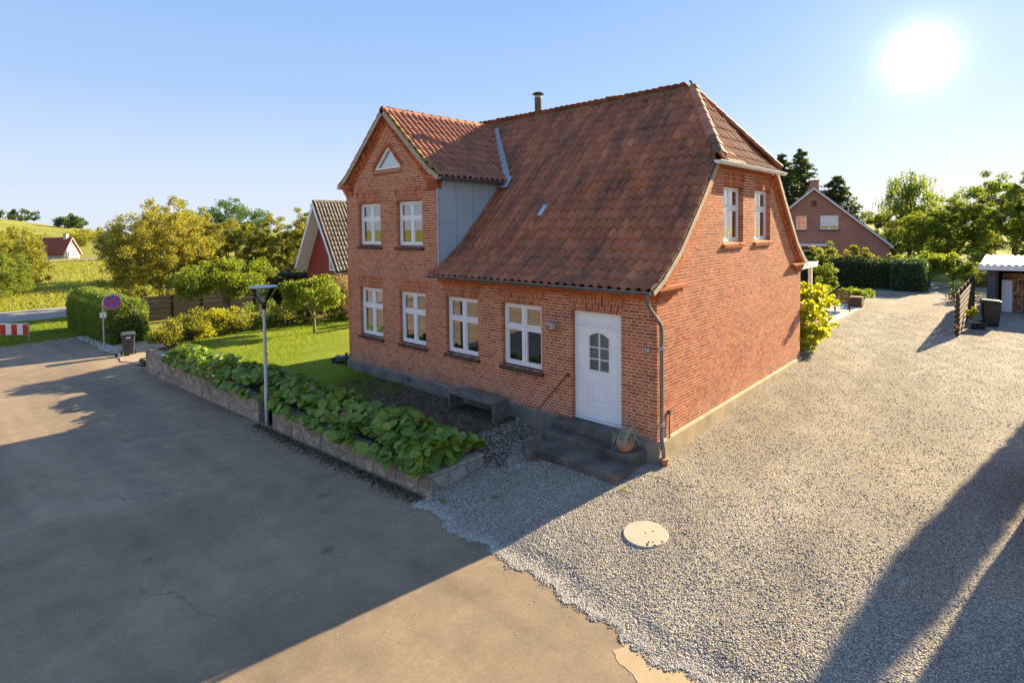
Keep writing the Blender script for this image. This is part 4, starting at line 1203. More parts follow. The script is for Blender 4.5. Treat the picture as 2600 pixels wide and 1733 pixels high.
# gutters
def gutter(pts, r_, mat, name='gutter', out=(0, -1, 0)):
    mb = MB(); n = 8
    for p, q in zip(pts[:-1], pts[1:]):
        p, q = Vector(p), Vector(q); o = Vector(out); vs_ = []
        for c in (p, q):
            for rr in (r_, r_-.006):
                for k in range(n+1):
                    a = math.pi*k/n; vs_.append(c+o*(-rr*math.cos(a))+Vector((0, 0, -rr*math.sin(a))))
        m_ = n+1
        fs = [(k, k+1, 2*m_+k+1, 2*m_+k) for k in range(n)]+[(m_+k, m_+k+1, 3*m_+k+1, 3*m_+k) for k in range(n)]
        fs += [(0, 2*m_, 3*m_, m_), (n, 2*m_+n, 3*m_+n, m_+n)]
        fs += [tuple(range(m_)), tuple(range(2*m_, 3*m_))]
        mb.add(vs_, fs)
        mb.tube([p+o*r_, q+o*r_], .009, 6)
        L = (q-p).length; d = (q-p).normalized(); k = .3
        while k < L:
            c = p+d*k; k += .62
            mb.add([c+d*w_+o*(-(r_+.004)*math.cos(a))+Vector((0, 0, -(r_+.004)*math.sin(a))) for w_ in (-.012, .012) for a in np.linspace(0, math.pi, n+1)], [(j, j+1, n+2+j, n+1+j) for j in range(n)])
    return mb.build(name, mat, house, True)
gutter([(-6.25, -.40, 2.90), (.10, -.40, 2.885)], .068, M['gutter'])
gutter([(HIPX+.07, yr-.32, HZ-.02), (HIPX+.07, D_-yr+.12, HZ-.02)], .075, M['white_gutter'], out=(1, 0, 0))
gutter([(DC+EAVE+.04, -.16, 5.41), (DC+EAVE+.04, 2.45, 5.405)], .06, M['gutter'], out=(1, 0, 0))
gutter([(DC-EAVE-.04, -.16, 5.41), (DC-EAVE-.04, 2.5, 5.41)], .06, M['white_gutter'], out=(-1, 0, 0))
# downpipe at the front corner, on the gable side
mb = MB()
mb.tube([(.03, -.40, 2.83), (.03, -.40, 2.66), (.045, -.34, 2.56), (.052, -.03, 2.30), (.052, .07, 2.20), (.052, .09, 2.05), (.052, .09, .02), (.10, .06, -.12), (.125, .04, -.36)], .038, 12)
dp = mb.build('downpipe', M['gutter'], house, True)
for z in (1.78, .32):
    mb = MB(); mb.lathe([(.042, -.03), (.047, -.03), (.047, .03), (.042, .03)], (.052, .09, z), 14); mb.box(.0, .04, .03, .055, z-.012, z+.012); mb.box(.03, .08, .03, .045, z-.03, z+.03)
    mb.build('bracket', M['galv'], dp)
mb = MB(); mb.lathe([(.075, -.46), (.075, -.33), (.09, -.33), (.09, -.29), (.05, -.29)], (.135, .03, 0), 14)
mb.build('drain_socket', M['terracotta'], dp, True)
# thin cable with socket box by the downpipe
mb = MB(); mb.tube([(.02, .46, -.42), (.025, .46, -.1), (.03, .45, -.02), (.02, .46, .42)], .011, 6); mb.box(.0, .045, .43, .50, .42, .50)
mb.tube([(.05, .46, -.02), (.06, .40, .01)], .009, 5)
mb.build('cable', M['wood_darkbrown'], house)
# stove flue on the ridge
mb = MB(); mb.lathe([(.105, 7.45), (.105, 7.88), (.112, 7.89), (.112, 8.20), (.118, 8.21), (.118, 8.30)], (-6.63, 4.6, 0), 18)
fl = mb.build('flue', M['steel'], house, True)
mb = MB(); mb.lathe([(.13, 8.37), (.19, 8.385), (.195, 8.40), (.12, 8.45), (.02, 8.465)], (-6.63, 4.6, 0), 20)
for a in range(4): mb.bar((-6.63+.1*math.cos(a*1.57+.4), 4.6+.1*math.sin(a*1.57+.4), 8.28), (-6.63+.1*math.cos(a*1.57+.4), 4.6+.1*math.sin(a*1.57+.4), 8.39), .02, .006)
mb.build('cowl', M['black_metal'], fl, True)
# roof glass tile
mb = MB()
yv = 1.62; zv_ = ym_inv(yv)
mb.prism([Vector((-4.06, yv-.15, ym_inv(yv-.15)))+mn*.11, Vector((-3.92, yv-.15, ym_inv(yv-.15)))+mn*.11, Vector((-3.92, yv+.13, ym_inv(yv+.13)))+mn*.11, Vector((-4.06, yv+.13, ym_inv(yv+.13)))+mn*.11], mn*.012)
mb.build('glass_tile', M['zinc'], roof_o)
# low eaves of the rear wing showing past the left corner
wing = MB(); wing.prism([(-10.68, 2.3, 2.86), (-11.05, 2.3, 2.86), (-11.05, 2.3, 2.94), (-10.68, 2.3, 3.30)], (0, 3.5, 0)); wing.build('side_eave', M['tile_red'], house)
gutter([(-11.12, 2.2, 2.88), (-11.12, 5.8, 2.88)], .06, M['gutter'], out=(-1, 0, 0))
mb = MB(); mb.tube([(-11.12, 2.35, 2.84), (-11.12, 2.35, 2.72), (-11.0, 2.35, 2.55), (-10.76, 2.35, 2.42), (-10.74, 2.35, 2.3), (-10.74, 2.35, -.3)], .038, 10); mb.build('downpipe', M['gutter'], house, True)
# porch canopy behind the far corner
cp = thing('porch_canopy', 'white flat porch canopy on a post behind the far corner of the brick house', 'canopy', (-1.2, 12.2, -.1))
MB().box(-1.6, .62, -1.4, 1.4, 2.62, 2.80).build('canopy_slab', M['white'], cp, bevel=.01)
for y in (-1.25, 1.2): MB().box(.35, .47, y-.06, y+.06, 0, 2.62).build('post', M['white'], cp)

# steps ----------------------------------------------------------------------
st = thing('entrance_steps', 'worn dark concrete steps leading up to the white front door', 'steps')
def rough_slab(mb, x0, x1, y0, y1, z0, z1, n=9):
    for k in range(n):
        a, b = x0+(x1-x0)*k/n, x0+(x1-x0)*(k+1)/n
        mb.box(a, b, y0, y1, z0, z1)
MB().box(-2.32, -.34, -.30, .12, -.50, .015).build('landing', M['concrete_step'], st, bevel=.012)
mb = MB()
for k in range(8): mb.box(-2.30+.243*k+.006, -2.30+.243*(k+1)-.006, -.325, -.28, -.12, .03)
mb.build('brick_edging', M['concrete_step'], st)
MB().prism([(-2.32, -.62, -.5), (-.62, -.62, -.5), (-.40, -.60, -.5), (-.24, -.50, -.5), (-.18, -.32, -.5), (-.2, -.06, -.5), (-2.32, -.06, -.5)], (0, 0, .35)).build('upper_step', M['concrete_step'], st, bevel=.015)
MB().box(-2.02, -.15, -1.17, -.60, -.60, -.30).build('lower_step', M['concrete_step'], st, bevel=.015)
MB().prism([(-2.50, -1.06, -.5), (-2.05, -1.42, -.5), (-1.98, -1.20, -.5), (-2.03, -.60, -.5), (-2.30, -.62, -.5)], (0, 0, .19)).build('side_slab', M['concrete_step'], st, bevel=.012)
hr = thing('handrail', 'thin rusty iron handrail rising beside the front steps', 'handrail')
mb = MB(); mb.tube([(-1.93, -1.27, -.6), (-1.93, -1.27, .28), (-1.94, -1.24, .42), (-1.97, -1.08, .52), (-2.07, -.08, .92), (-2.07, -.03, .93)], .017, 8); mb.build('rail', M['rust'], hr, True)
mb = MB(); mb.tube([(-2.07, -.04, .93), (-2.07, .0, .93)], .04, 10); mb.tube([(-2.07, -.10, .92), (-2.07, -.05, .93)], .026, 10); mb.build('wall_plate', M['rust'], hr, True)
# pot with silvery grass
pt = thing('potted_grass', 'terracotta pot of silvery arching grass on the upper step', 'potted plant', (-.44, -.42, -.15))
MB().lathe([(.10, 0), (.145, .05), (.16, .12), (.15, .20), (.135, .22), (.12, .22), (.12, .19), (.02, .18)], (0, 0, 0), 20).build('pot', M['terracotta'], pt, True)
MB().lathe([(.12, .19), (.01, .20)], (0, 0, 0), 12).build('potting_soil', M['soil'], pt)
r_ = np.random.default_rng(3); V = []; F = []
for k in range(170):
    a = r_.random()*6.283; L = .16+.24*r_.random(); hgt = .16+.16*r_.random(); w = .004+.003*r_.random(); dx, dy = math.cos(a), math.sin(a); n0 = len(V); x0, y0 = .06*r_.normal(), .06*r_.normal()
    for j in range(6):
        t = j/5; rr = L*t; z = .19+hgt*(2.2*t-1.9*t*t*(.7+.55*(k % 3)/2)); ww = w*(1-t*.8)
        V += [(x0+dx*rr-dy*ww, y0+dy*rr+dx*ww, z), (x0+dx*rr+dy*ww, y0+dy*rr-dx*ww, z)]
    F += [(n0+2*j, n0+2*j+1, n0+2*j+3, n0+2*j+2) for j in range(5)]
me = np_mesh('blades', np.array(V), np.array(F), M['leaf_silver'], np.repeat(.01+.98*r_.random(170), 5))
link(bpy.data.objects.new('blades', me), pt)
# wall lamp and number plate
wlm = thing('wall_lamp', 'grey outdoor wall lamp with a round shade between window and door', 'lamp', (-2.39, 0, 1.98))
MB().box(-.035, .035, -.03, .002, -.10, .06).build('back_plate', M['galv'], wlm)
MB().lathe([(.13, .02), (.135, .03), (.10, .075), (.03, .09)], (0, -.17, 0), 20).build('shade', M['galv'], wlm, True)
MB().lathe([(.05, -.13), (.095, -.09), (.105, .02)], (0, -.17, 0), 18).build('bowl', M['glass_clear'], wlm, True)
MB().tube([(0, -.02, .04), (0, -.12, .07)], .02, 8).build('arm', M['galv'], wlm)
nplate = thing('house_number_plate', 'small black house number plate reading 10 on the front wall', 'sign', (-.20, -.004, 1.725))
MB().box(-.06, .06, -.008, .0, -.055, .055).build('plate', M['black_metal'], nplate)
def strokes(mb, chs, x, z, s, y, th=.012):
    G = {'1': [(.3, 0, .3, 1), (.1, .8, .3, 1)], '0': [(.05, .1, .05, .9), (.55, .1, .55, .9), (.1, 0, .5, 0), (.1, 1, .5, 1)]}
    for c in chs:
        for (a, b, c_, d) in G[c]:
            mb.bar((x+a*s*.8, y, z+b*s), (x+c_*s*.8, y, z+d*s), th*1.1, .006, (0, 1, 0))
        x += s*.72
mb = MB(); mb.box(-.039, -.026, -.013, -.008, -.035, .037); mb.box(-.050, -.039, -.013, -.008, .018, .032); mb.box(-.052, -.013, -.0128, -.008, -.037, -.028)
for x0, x1, z0, z1 in ((.0, .013, -.03, .032), (.034, .047, -.03, .032), (.005, .042, -.038, -.027), (.005, .042, .028, .039)): mb.box(x0, x1, -.013 if x1-x0 < .02 else -.0128, -.008, z0, z1)
mb.build('digits', M['white'], nplate)
# bench
bn = thing('slatted_bench', 'weathered grey slatted wooden bench against the house wall', 'bench', (-4.45, -.42, -.30))
for k in range(8):
    y = -.24+.062*k
    MB().box(-.76, .76, y, y+.045, .38+.0, .455+random.gauss(0, .002)).build('slat', M['wood_grey'], bn, bevel=.005)
    for x in (-.765, .72):
        MB().box(x, x+.045, y+.001, y+.044, -.04, .379+(.0 if x < 0 else 0)).build('leg', M['wood_grey'], bn, bevel=.004)

# ------------------------------------------------------------------ street side: low wall and planting
r_ = np.random.default_rng(21)
def stone_mat(name, stops):
    ma, nt, out = new_mat(name)
    c = ramp(nt, tintval(nt), stops)
    c = mixc(nt, .7, c, ramp(nt, noise(nt, 11, 6, .7), [(.3, (.5, .5, .5)), (.7, (1.35, 1.3, 1.2))]), 'MULTIPLY')
    bsdf(nt, out, c, .92, 0, noise(nt, 38, 5), .6, .02, .2); return ma
M['stone'] = stone_mat('stone', [(0, (.23, .205, .175)), (.4, (.31, .275, .235)), (.75, (.39, .345, .295)), (1, (.29, .26, .235))])
M['stone_joint'] = plain('stone_joint', (.36, .32, .28), (.20, .18, .155), 4, .95, bump=.5)
def stone_wall(name, label, x0, x1, yf, top, thick, ret=None):
    t = thing(name, label, 'wall', ((x0+x1)/2, yf, -.8))
    ox, oy, oz = t.location
    mb = MB(); n = max(2, int((x1-x0)/1.2))
    for k in range(n):
        a, b = x0+(x1-x0)*k/n, x0+(x1-x0)*(k+1)/n
        zb = min(float(street_h(a, yf)), float(street_h(b, yf)))-.25
        mb.box(a-ox, b-ox, yf-oy+.012, yf-oy+thick, zb-oz, top-.055-oz)
    if ret: mb.box(x1-.22-ox, x1-ox-.012, yf+thick-oy, ret-oy, -1.1-oz, top-.055-oz)
    mb.build('core', M['stone_joint'], t)
    def face(mp, L, hfun):
        nx = max(2, int(L/.34)); rows = max(1, round(hfun(0)/.30))
        G = {}
        for i in range(nx+1):
            for j in range(rows+1):
                jx = r_.normal()*.075 if 0 < i < nx else 0; jz = r_.normal()*.05 if 0 < j < rows else 0
                u = L*i/nx+jx+(.1*(j-rows/2)*(1 if i % 2 else -1) if 0 < i < nx else 0); h = hfun(u)
                G[i, j] = (u, h*j/rows+jz)
        for i in range(nx):
            for j in range(rows):
                q = [G[i, j], G[i+1, j], G[i+1, j+1], G[i, j+1]]
                cx = sum(p[0] for p in q)/4; cz = sum(p[1] for p in q)/4
                tris = [q] if r_.random() < .55 else ([[q[0], q[1], q[2]], [q[0], q[2], q[3]]] if r_.random() < .5 else [[q[0], q[1], q[3]], [q[1], q[2], q[3]]])
                for tri in tris:
                    cx = sum(p[0] for p in tri)/len(tri); cz = sum(p[1] for p in tri)/len(tri)
                    k = .93
                    pr = .012+.014*r_.random()
                    P = [mp(cx+(p[0]-cx)*k, cz+(p[1]-cz)*k, 0) for p in tri]; Q = Vector(mp(0, 0, pr))-Vector(mp(0, 0, 0))
                    MB().prism(P, Q).build('stone', M['stone'], t, bevel=.006)
    hf = lambda u: top-.06-(float(street_h(x0+u, yf))-.03)
    face(lambda u, h, w: (x0+u-ox, yf+.012-w-oy, top-.06-hf(u)+h-oz), x1-x0, hf)
    if ret: face(lambda u, h, w: (x1-.012+w-ox, yf+.03+u-oy, top-.06-.40+h-oz), ret-yf-.03, lambda u: .40)
    # coping slabs
    x = x0
    while x < x1-.05:
        L = min(.7+.5*r_.random(), x1-x)
        MB().box(x+.004-ox, x+L-.004-ox, yf-.015-oy, yf+thick+.01-oy, top-.053-oz, top+r_.normal()*.004-oz).build('coping', M['stone'], t, bevel=.01)
        x += L
    if ret: MB().box(x1-.24-ox, x1+.012-ox, yf+thick+.012-oy, ret-oy, top-.053-oz, top-.002-oz).build('coping', M['stone'], t, bevel=.01)
    return t
stone_wall('stone_wall', 'low crazy-paved stone wall with a corner, on the house door side of the street lamp', -8.95, -2.70, -3.30, -.33, .24, ret=-1.95)
stone_wall('stone_wall', 'taller crazy-paved stone wall running from the street lamp towards the gravel apron', -19.6, -9.75, -3.30, -.32, .24)
# bergenia bed: large round leaves
def berg_leaf(k):
    rr = np.random.default_rng(50+k); n = 12; vs_ = [(0, 0, 0)]
    for ring_, (s_, z) in enumerate(((.5, .012), (1.0, -.004))):
        for j in range(n):
            a = 2*math.pi*j/n; w = .86+.14*math.sin(a); rad = s_*(1+.05*rr.normal())
            zz = z+(.05*(math.sin(a*2+k))*s_*s_)+.22*s_*s_*(math.cos(a)**2)*(.5 if k % 2 else -.15)-.10*s_*s_*(math.sin(a) > 0)*math.sin(a)**2
            vs_.append((rad*w*math.cos(a), rad*(math.sin(a)*.95+.15), zz))
    fs = [(0, 1+j, 1+(j+1) % n) for j in range(n)]+[(1+j, 1+n+j, 1+n+(j+1) % n, 1+(j+1) % n) for j in range(n)]
    b = len(vs_); vs_ += [(-.03, -.75, -.02), (.03, -.75, -.02), (.015, -1.9, -.5), (-.015, -1.9, -.5)]; fs.append((b, b+1, b+2, b+3))
    return np.array(vs_), fs
BL = [berg_leaf(k) for k in range(5)]
BLM = [MB().add([tuple(v) for v in vv], ff).mesh('leaf', M['leaf_bergenia'], True) for vv, ff in BL]
bed = thing('bergenia_bed', 'bed of big round glossy bergenia leaves spilling over the low stone wall', 'plants', (-9, -2.6, -.35))
leaves = []
for k in range(3500):
    x = -2.78-14.3*r_.random()**1.15
    front = -3.50; back = -1.85 if x > -12 else -2.2
    if -10 < x < -8.9: front = -3.30
    t = r_.random(); y = front+(back-front)*t
    if x > -3.3 and y < -3.15 and r_.random() < .5: continue
    dome = math.sin(math.pi*min(1, max(0, .16+.75*t)))
    z = -.33+.10*r_.random()+dome*(.47+.10*math.sin(x*2.3)+.06*math.sin(x*5.1+y*3))*(.5+.5*r_.random())
    if t < .10: z = -.36+.18*r_.random()
    if x < -14: z -= .05
    sc = .055+.085*r_.random()
    out_ = Vector((r_.normal()*.55, (t-.55)*1.3+r_.normal()*.55, .75+.25*r_.random())).normalized()
    yv = Vector((r_.normal(), r_.normal(), r_.normal()*.3)); yv = (yv-out_*yv.dot(out_)).normalized(); xv = yv.cross(out_)
    m4 = Matrix.Translation(Vector((x, y, z))-bed.location) @ Matrix((xv, yv, out_)).transposed().to_4x4() @ Matrix.Scale(sc, 4)
    leaves.append((m4, k % 5, Vector((x, y, z))))
for k in range(150):
    x, y = -3.6+.85*r_.random(), -3.38+1.25*r_.random(); z = -.30+.22*r_.random()*(1-.6*abs(y+2.8)); sc = .085+.05*r_.random()
    out_ = Vector((.35+r_.normal()*.5, -.3+r_.normal()*.5, .8)).normalized(); yv = Vector((r_.normal(), r_.normal(), .2*r_.normal())); yv = (yv-out_*yv.dot(out_)).normalized(); xv = yv.cross(out_)
    leaves.append((Matrix.Translation(Vector((x, y, z))-bed.location) @ Matrix((xv, yv, out_)).transposed().to_4x4() @ Matrix.Scale(sc, 4), k % 5, Vector((x, y, z))))
dist = sorted(range(len(leaves)), key=lambda i: (leaves[i][2]-CAM).length-leaves[i][2].z*2.5)
si = set(dist[:300]); mb = MB()
for i, (m4, k, _) in enumerate(leaves):
    if i in si: inst('leaf', BLM[k], bed, m4)
    else: mb.add([m4 @ Vector(v) for v in BL[k][0]], BL[k][1], .01+.98*r_.random())
mb.build('foliage', M['leaf_bergenia'], bed, True, kind='stuff')
# dead leaf litter and straw on the soil, weeds along the wall foot
n = 420; P = np.stack([-7.5+5.2*r_.random(n), -1.8+1.6*r_.random(n), np.full(n, -.285)], -1)
o = leaf_cloud('leaf_litter', P, .13, M['straw'], None, r_, .08, 2.5, kind='stuff'); tag(o, 'dry stalks and litter on the soil in front of the bench', 'litter')
n = 1500; x = -9.6+6.8*r_.random(n); P = np.stack([x, -3.38-.16*np.abs(r_.normal(size=n)), street_h(x, -3.4)+.015], -1)
o = leaf_cloud('leaf_litter', P, .05, M['soil'], None, r_, .6, 2.5, kind='stuff'); tag(o, 'dark leaf litter along the foot of the stone wall', 'litter')
P = np.concatenate([np.array([cx, cy, float(cz)])+np.abs(r_.normal(size=(40, 3)))*np.array([.12, .07, .02]) for cx, cy, cz in ((-1.75, -2.75, -.62), (-2.45, -3.35, -.70), (-.05, -1.25, -.50))])
o = blades('weeds', P, .04, M['grass_blade'], None, r_, .008, .9); tag(o, 'small green weeds growing through the gravel', 'weeds')
# lawn grass
n = 52000; x = -20.4+11.3*r_.random(n); y = -2.0+8.5*r_.random(n)
o = blades('lawn_grass', np.stack([x, y, np.full(n, -.31)], -1), .045, M['grass_blade'], None, r_, .010, .5); tag(o, 'short mown grass of the front lawn', 'grass')
n = 2600; x = -9.9+2.6*r_.random(n)**1.6; y = -1.8+1.75*r_.random(n)
o = blades('edge_grass', np.stack([x, y, yard_h(x, y)], -1), .05, M['grass_blade'], None, r_, .010, .6); tag(o, 'thin grass creeping from the lawn onto the bare soil', 'grass')
n = 26000; x = -46+13*r_.random(n); y = -14+14*r_.random(n)
o = blades('verge_grass', np.stack([x, y, base_h(x, y)+.02], -1), .09, M['grass_blade'], None, r_, .02, .5); tag(o, 'mown green grass of the verge by the crossing road', 'grass')
n = 40000; x = -57.2-60*r_.random(n)**1.5; y = -25+55*r_.random(n)
o = blades('meadow_grass', np.stack([x, y, base_h(x, y)-.13], -1), .35, M['grass_dry'], None, r_, .05, .5); tag(o, 'tall sunlit meadow grass beyond the crossing road', 'grass')

# street lamp
sl = thing('street_lamp', 'galvanised street lamp with inverted glass cone head in a gap of the stone wall', 'street lamp', (-9.30, -3.28, -.95))
MB().lathe([(.052, 0), (.052, .9), (.045, .92), (.040, 3.05)], (0, 0, 0), 14).build('pole', M['galv'], sl, True)
MB().lathe([(.044, 3.02), (.056, 3.04), (.062, 3.17), (.068, 3.19), (.02, 3.20)], (0, 0, 0), 14).build('lamp_base', M['black_metal'], sl, True)
MB().lathe([(.065, 3.19), (.345, 3.585), (.340, 3.585), (.061, 3.195)], (0, 0, 0), 28, cap=False).build('glass_cone', M['glass_clear'], sl, True)
MB().lathe([(.33, 3.58), (.352, 3.585), (.355, 3.60), (.34, 3.618), (.12, 3.64), (.0, 3.645)], (0, 0, 0), 28).build('cap', M['galv'], sl, True)
MB().lathe([(.345, 3.571), (.353, 3.583), (.34, 3.579)], (0, 0, 0), 28, cap=False).build('cap_rim', M['black_metal'], sl, True)
for a in range(3):
    an = a*2.094+.5; MB().tube([(.065*math.cos(an), .065*math.sin(an), 3.19), (.34*math.cos(an), .34*math.sin(an), 3.58)], .008, 6).build('strut', M['black_metal'], sl)
mb = MB()
for k in range(5): mb.lathe([(.03, 3.22+.03*k), (.045, 3.225+.03*k), (.045, 3.232+.03*k), (.03, 3.236+.03*k)], (0, 0, 0), 12)
mb.build('louvre', M['white'], sl, True)
# no-stopping sign
sg = thing('no_stopping_sign', 'round red and blue no stopping sign on a bent grey pole by the clipped hedge', 'sign', (-26.85, -3.12, -1.50))
FW2 = Vector((5.073+26.85, -9.6+3.1, 0)).normalized(); SX = Vector((-FW2.y, FW2.x, 0))
tilt = math.radians(28)
mb = MB(); c0 = Vector((0, 0, 2.28))+SX*.38
arc = [Vector((0, 0, 2.2))]+[c0+Vector((0, 0, 1))*(.40*math.sin(a))-SX*(.38*math.cos(a)) for a in np.linspace(0.1, 2.6, 9)]
mb.tube([Vector((0, 0, 0)), Vector((0, 0, 1.2))]+arc, .03, 8); mb.build('pole', M['galv'], sg, True)
UPs = (Vector((0, 0, 1))*math.cos(tilt)+SX*math.sin(tilt)*.35+FW2*-.35).normalized()
RIs = (SX-UPs*SX.dot(UPs)).normalized(); NOs = RIs.cross(UPs)
if NOs.dot(FW2) < 0: NOs = -NOs
def disc(pts, off, mat, name, parent, th=.006):
    MB().prism([c0+NOs*off+RIs*p[0]+UPs*p[1] for p in pts], NOs*th).build(name, mat, parent)
circ = lambda r0, n=32: [(r0*math.cos(2*math.pi*k/n), r0*math.sin(2*math.pi*k/n)) for k in range(n)]
disc(circ(.35), .03, M['white'], 'rim', sg); disc(circ(.34), .037, M['red_paint'], 'disc', sg)
for q in range(4):
    a0, a1 = q*math.pi/2+.20-math.pi/4, (q+1)*math.pi/2-.20-math.pi/4
    am = (a0+a1)/2; pts = [(.265*math.cos(a), .265*math.sin(a)) for a in np.linspace(a0, a1, 9)]+[(.075*math.cos(am), .075*math.sin(am))]
    disc(pts, .044, M['blue_paint'], 'blue_field', sg, .004)
mb = MB(); pc = Vector((0, 0, 1.72)); mb.obox(pc+FW2*.04, SX*.12, FW2*.005, Vector((0, 0, .12))); mb.build('plate', M['white'], sg)
mb = MB(); mb.obox(pc+FW2*.048, SX*.012, FW2*.003, Vector((0, 0, .07))); mb.obox(pc+FW2*.048-Vector((0, 0, .065)), SX*.03, FW2*.0028, Vector((0, 0, .012))); mb.build('arrow', M['black_ink'], sg)
# wheelie bins
def wheelie_bin(label, loc, rz, mat, sc=1.0, sticker=True):
    t = thing('wheelie_bin', label, 'bin', loc, rz, None)
    t.scale = (sc, sc, sc)
    mb = MB(); mb.hexa([(-.20, -.22, .06), (.20, -.22, .06), (.20, .20, .06), (-.20, .20, .06), (-.26, -.27, .93), (.26, -.27, .93), (.26, .27, .93), (-.26, .27, .93)])
    mb.build('body', mat, t, bevel=.03)
    mb = MB(); mb.box(-.28, .28, -.29, .29, .90, .95); mb.build('rim', mat, t, bevel=.01)
    mb = MB(); mb.hexa([(-.285, -.31, .955), (.285, -.31, .955), (.285, .30, .955), (-.285, .30, .955), (-.24, -.26, 1.0), (.24, -.26, 1.0), (.25, .27, 1.04), (-.25, .27, 1.04)]); mb.build('lid', mat, t, bevel=.015)
    mb = MB(); mb.tube([(-.22, .28, .93), (-.22, .37, .96), (.22, .37, .96), (.22, .28, .93)], .016, 8); mb.build('handle', mat, t, True)
    for x in (-.27, .27):
        mb = MB(); prof = [(.045, -.025), (.09, -.03), (.10, -.02), (.10, .02), (.09, .03), (.045, .025)]
        o = mb.lathe(prof, (0, 0, 0), 18).build('wheel', M['rubber'], t, True); o.location = (x, .21, .10); o.rotation_euler = (0, R(90), 0)
        mb = MB(); w = mb.lathe([(.0, -.028), (.05, -.032), (.055, 0), (.05, .032), (.0, .028)], (0, 0, 0), 14).build('hub', M['grey_plastic'], o, True)
    if sticker: MB().box(-.09, .09, -.285, -.268, .80, .86).build('sticker', M['white'], t)
    return t
wheelie_bin('dark grey wheelie bin standing by the clipped hedge and the sign', (-24.3, -2.75, -1.37), R(78), M['dark_plastic'], .98)
wheelie_bin('black wheelie bin behind the slatted fence beside the open woodshed', (4.15, 20.1, -.13), R(100), M['black_plastic'], 1.08, False)
# barrier board
br = thing('road_barrier', 'red and white striped barrier board at the grass verge', 'barrier', (-34.2, -4.9, -1.72))
for k in range(8):
    d = Vector((-1.15, -1.02, 0)).normalized(); c = Vector((0, 0, .68))+d*(.18+.31*k)
    MB().obox(c, d*.154, Vector((d.y, -d.x, 0))*.02, Vector((0, 0, .28))).build('stripe', M['red_paint' if k % 2 == 0 else 'white'], br)
d = Vector((-1.15, -1.02, 0)).normalized()
mb = MB(); mb.obox(d*.02+Vector((0, 0, .5)), d*.02, Vector((d.y, -d.x, 0))*.025, Vector((0, 0, .5))); mb.build('post', M['galv'], br)
mb = MB(); mb.obox(d*2.5+Vector((0, 0, .4)), d*.02, Vector((d.y, -d.x, 0))*.025, Vector((0, 0, .6))); mb.build('post', M['galv'], br)
mb = MB(); mb.obox(d*1.26+Vector((0, 0, .98)), d*1.27, Vector((d.y, -d.x, 0))*.024, Vector((0, 0, .02))); mb.build('top_rail', M['white'], br)
# kerb along the end of the asphalt
kb = thing('kerb', 'row of flat grey kerb stones between asphalt and grass verge', 'kerb', (-33.2, -6, -1.7))
for k in range(14):
    y = -14+.78*k; z = float(street_h(-33.2, y))
    MB().box(-.10, .08, y+6, y+6+.765, z-.15+1.7, z+.045+1.7+r_.normal()*.006).build('kerb_stone', M['concrete'], kb, bevel=.012)
# clipped hedge
hedge('clipped_hedge', 'long green hedge clipped to a rounded top beside the street', (-33.3, -1.75, -1.70), (1, 0, 0), 10.2, 1.85, 2.40, 38000, .085, 'leaf_hedge', 3, .80, rag=.03)
# dark board fence behind it
fe = thing('board_fence', 'dark brown horizontal board fence behind the clipped hedge', 'fence', (-36.7, 1.0, -1.75))
for b in range(8):
    y0 = 1.8*b
    MB().box(-.05, .05, y0-.05, y0+.05, -.1, 1.72).build('post', M['wood_black'], fe)
    for j in range(10): MB().box(-.02+.012*(j % 2), .012+.012*(j % 2), y0+.055, y0+1.745, .05+.162*j, .05+.162*j+.155).build('board', M['wood_black'], fe)
fe2 = thing('garden_wall_block', 'pale low stone block between hedge and dark fence', 'wall', (-28.0, -.35, -1.55))
MB().box(-.9, .9, -.15, .15, -.1, .42).build('block', M['stone_joint'], fe2, bevel=.01); MB().box(-.95, .95, -.19, .19, .422, .48).build('coping', M['stone'], fe2, bevel=.01)

# front garden planting
tree('weeping_tree', 'small weeping tree with bright green umbrella crown on the front lawn', (-17.4, 2.42, -.31), 2, (-17.4, 2.42, 1.35), (1.15, 1.15, .72), 'leaf_lime', 9000, .10, 46, .30, .055, 'bark_pale', seed=11, flat=-.75, inner=.5, droop=(0, 0, -.8), nl=20)
r2 = np.random.default_rng(5)
row = [(-19.4, -2.6, .62, .50, 'leaf_olive'), (-19.9, -1.7, .72, .62, 'leaf_olive'), (-20.2, -.7, .80, .66, 'leaf_yellow'), (-20.4, .4, .85, .62, 'leaf_olive'), (-20.5, 1.5, .80, .66, 'leaf_green'), (-20.4, 2.6, .85, .70, 'leaf_olive'), (-20.6, 3.7, .95, .85, 'leaf_green'), (-20.2, 4.9, 1.0, .95, 'leaf_green'), (-19.6, 6.1, 1.1, 1.05, 'leaf_green'), (-18.4, 7.2, 1.1, 1.0, 'leaf_dark'), (-16.6, 7.8, 1.2, 1.15, 'leaf_green')]
nm = ['leftmost low shrub above the end of the stone wall', 'low olive shrub second from the end of the stone wall', 'yellowish low shrub at the left edge of the lawn', 'olive shrub at the left edge of the lawn, under the round-crowned tree', 'green shrub behind the lawn, left of the street lamp pole', 'olive shrub behind the lawn, just left of the weeping tree', 'green bush directly behind the weeping tree', 'large green bush behind the weeping tree, on its right', 'large green bush behind the lawn nearest the red gabled house', 'dark bush at the back of the lawn by the house corner', 'tall green bush at the back of the lawn hidden mostly by the brick house']
for i, (x, y, rad, h, mt) in enumerate(row):
    shrub('garden_shrub', nm[i], (x, y, -.38 if y > -2 else -.36), (rad, rad, h), mt, 3600, .085, 22, .30, 100+i, 'shrubs edging the lawn')
shrub('dry_shrub', 'pale dry twiggy shrub at the back of the lawn against the brick house', (-19.4, 4.9, .2), (.95, .8, .95), 'leaf_dry', 2600, .07, 20, .32, 131, None)
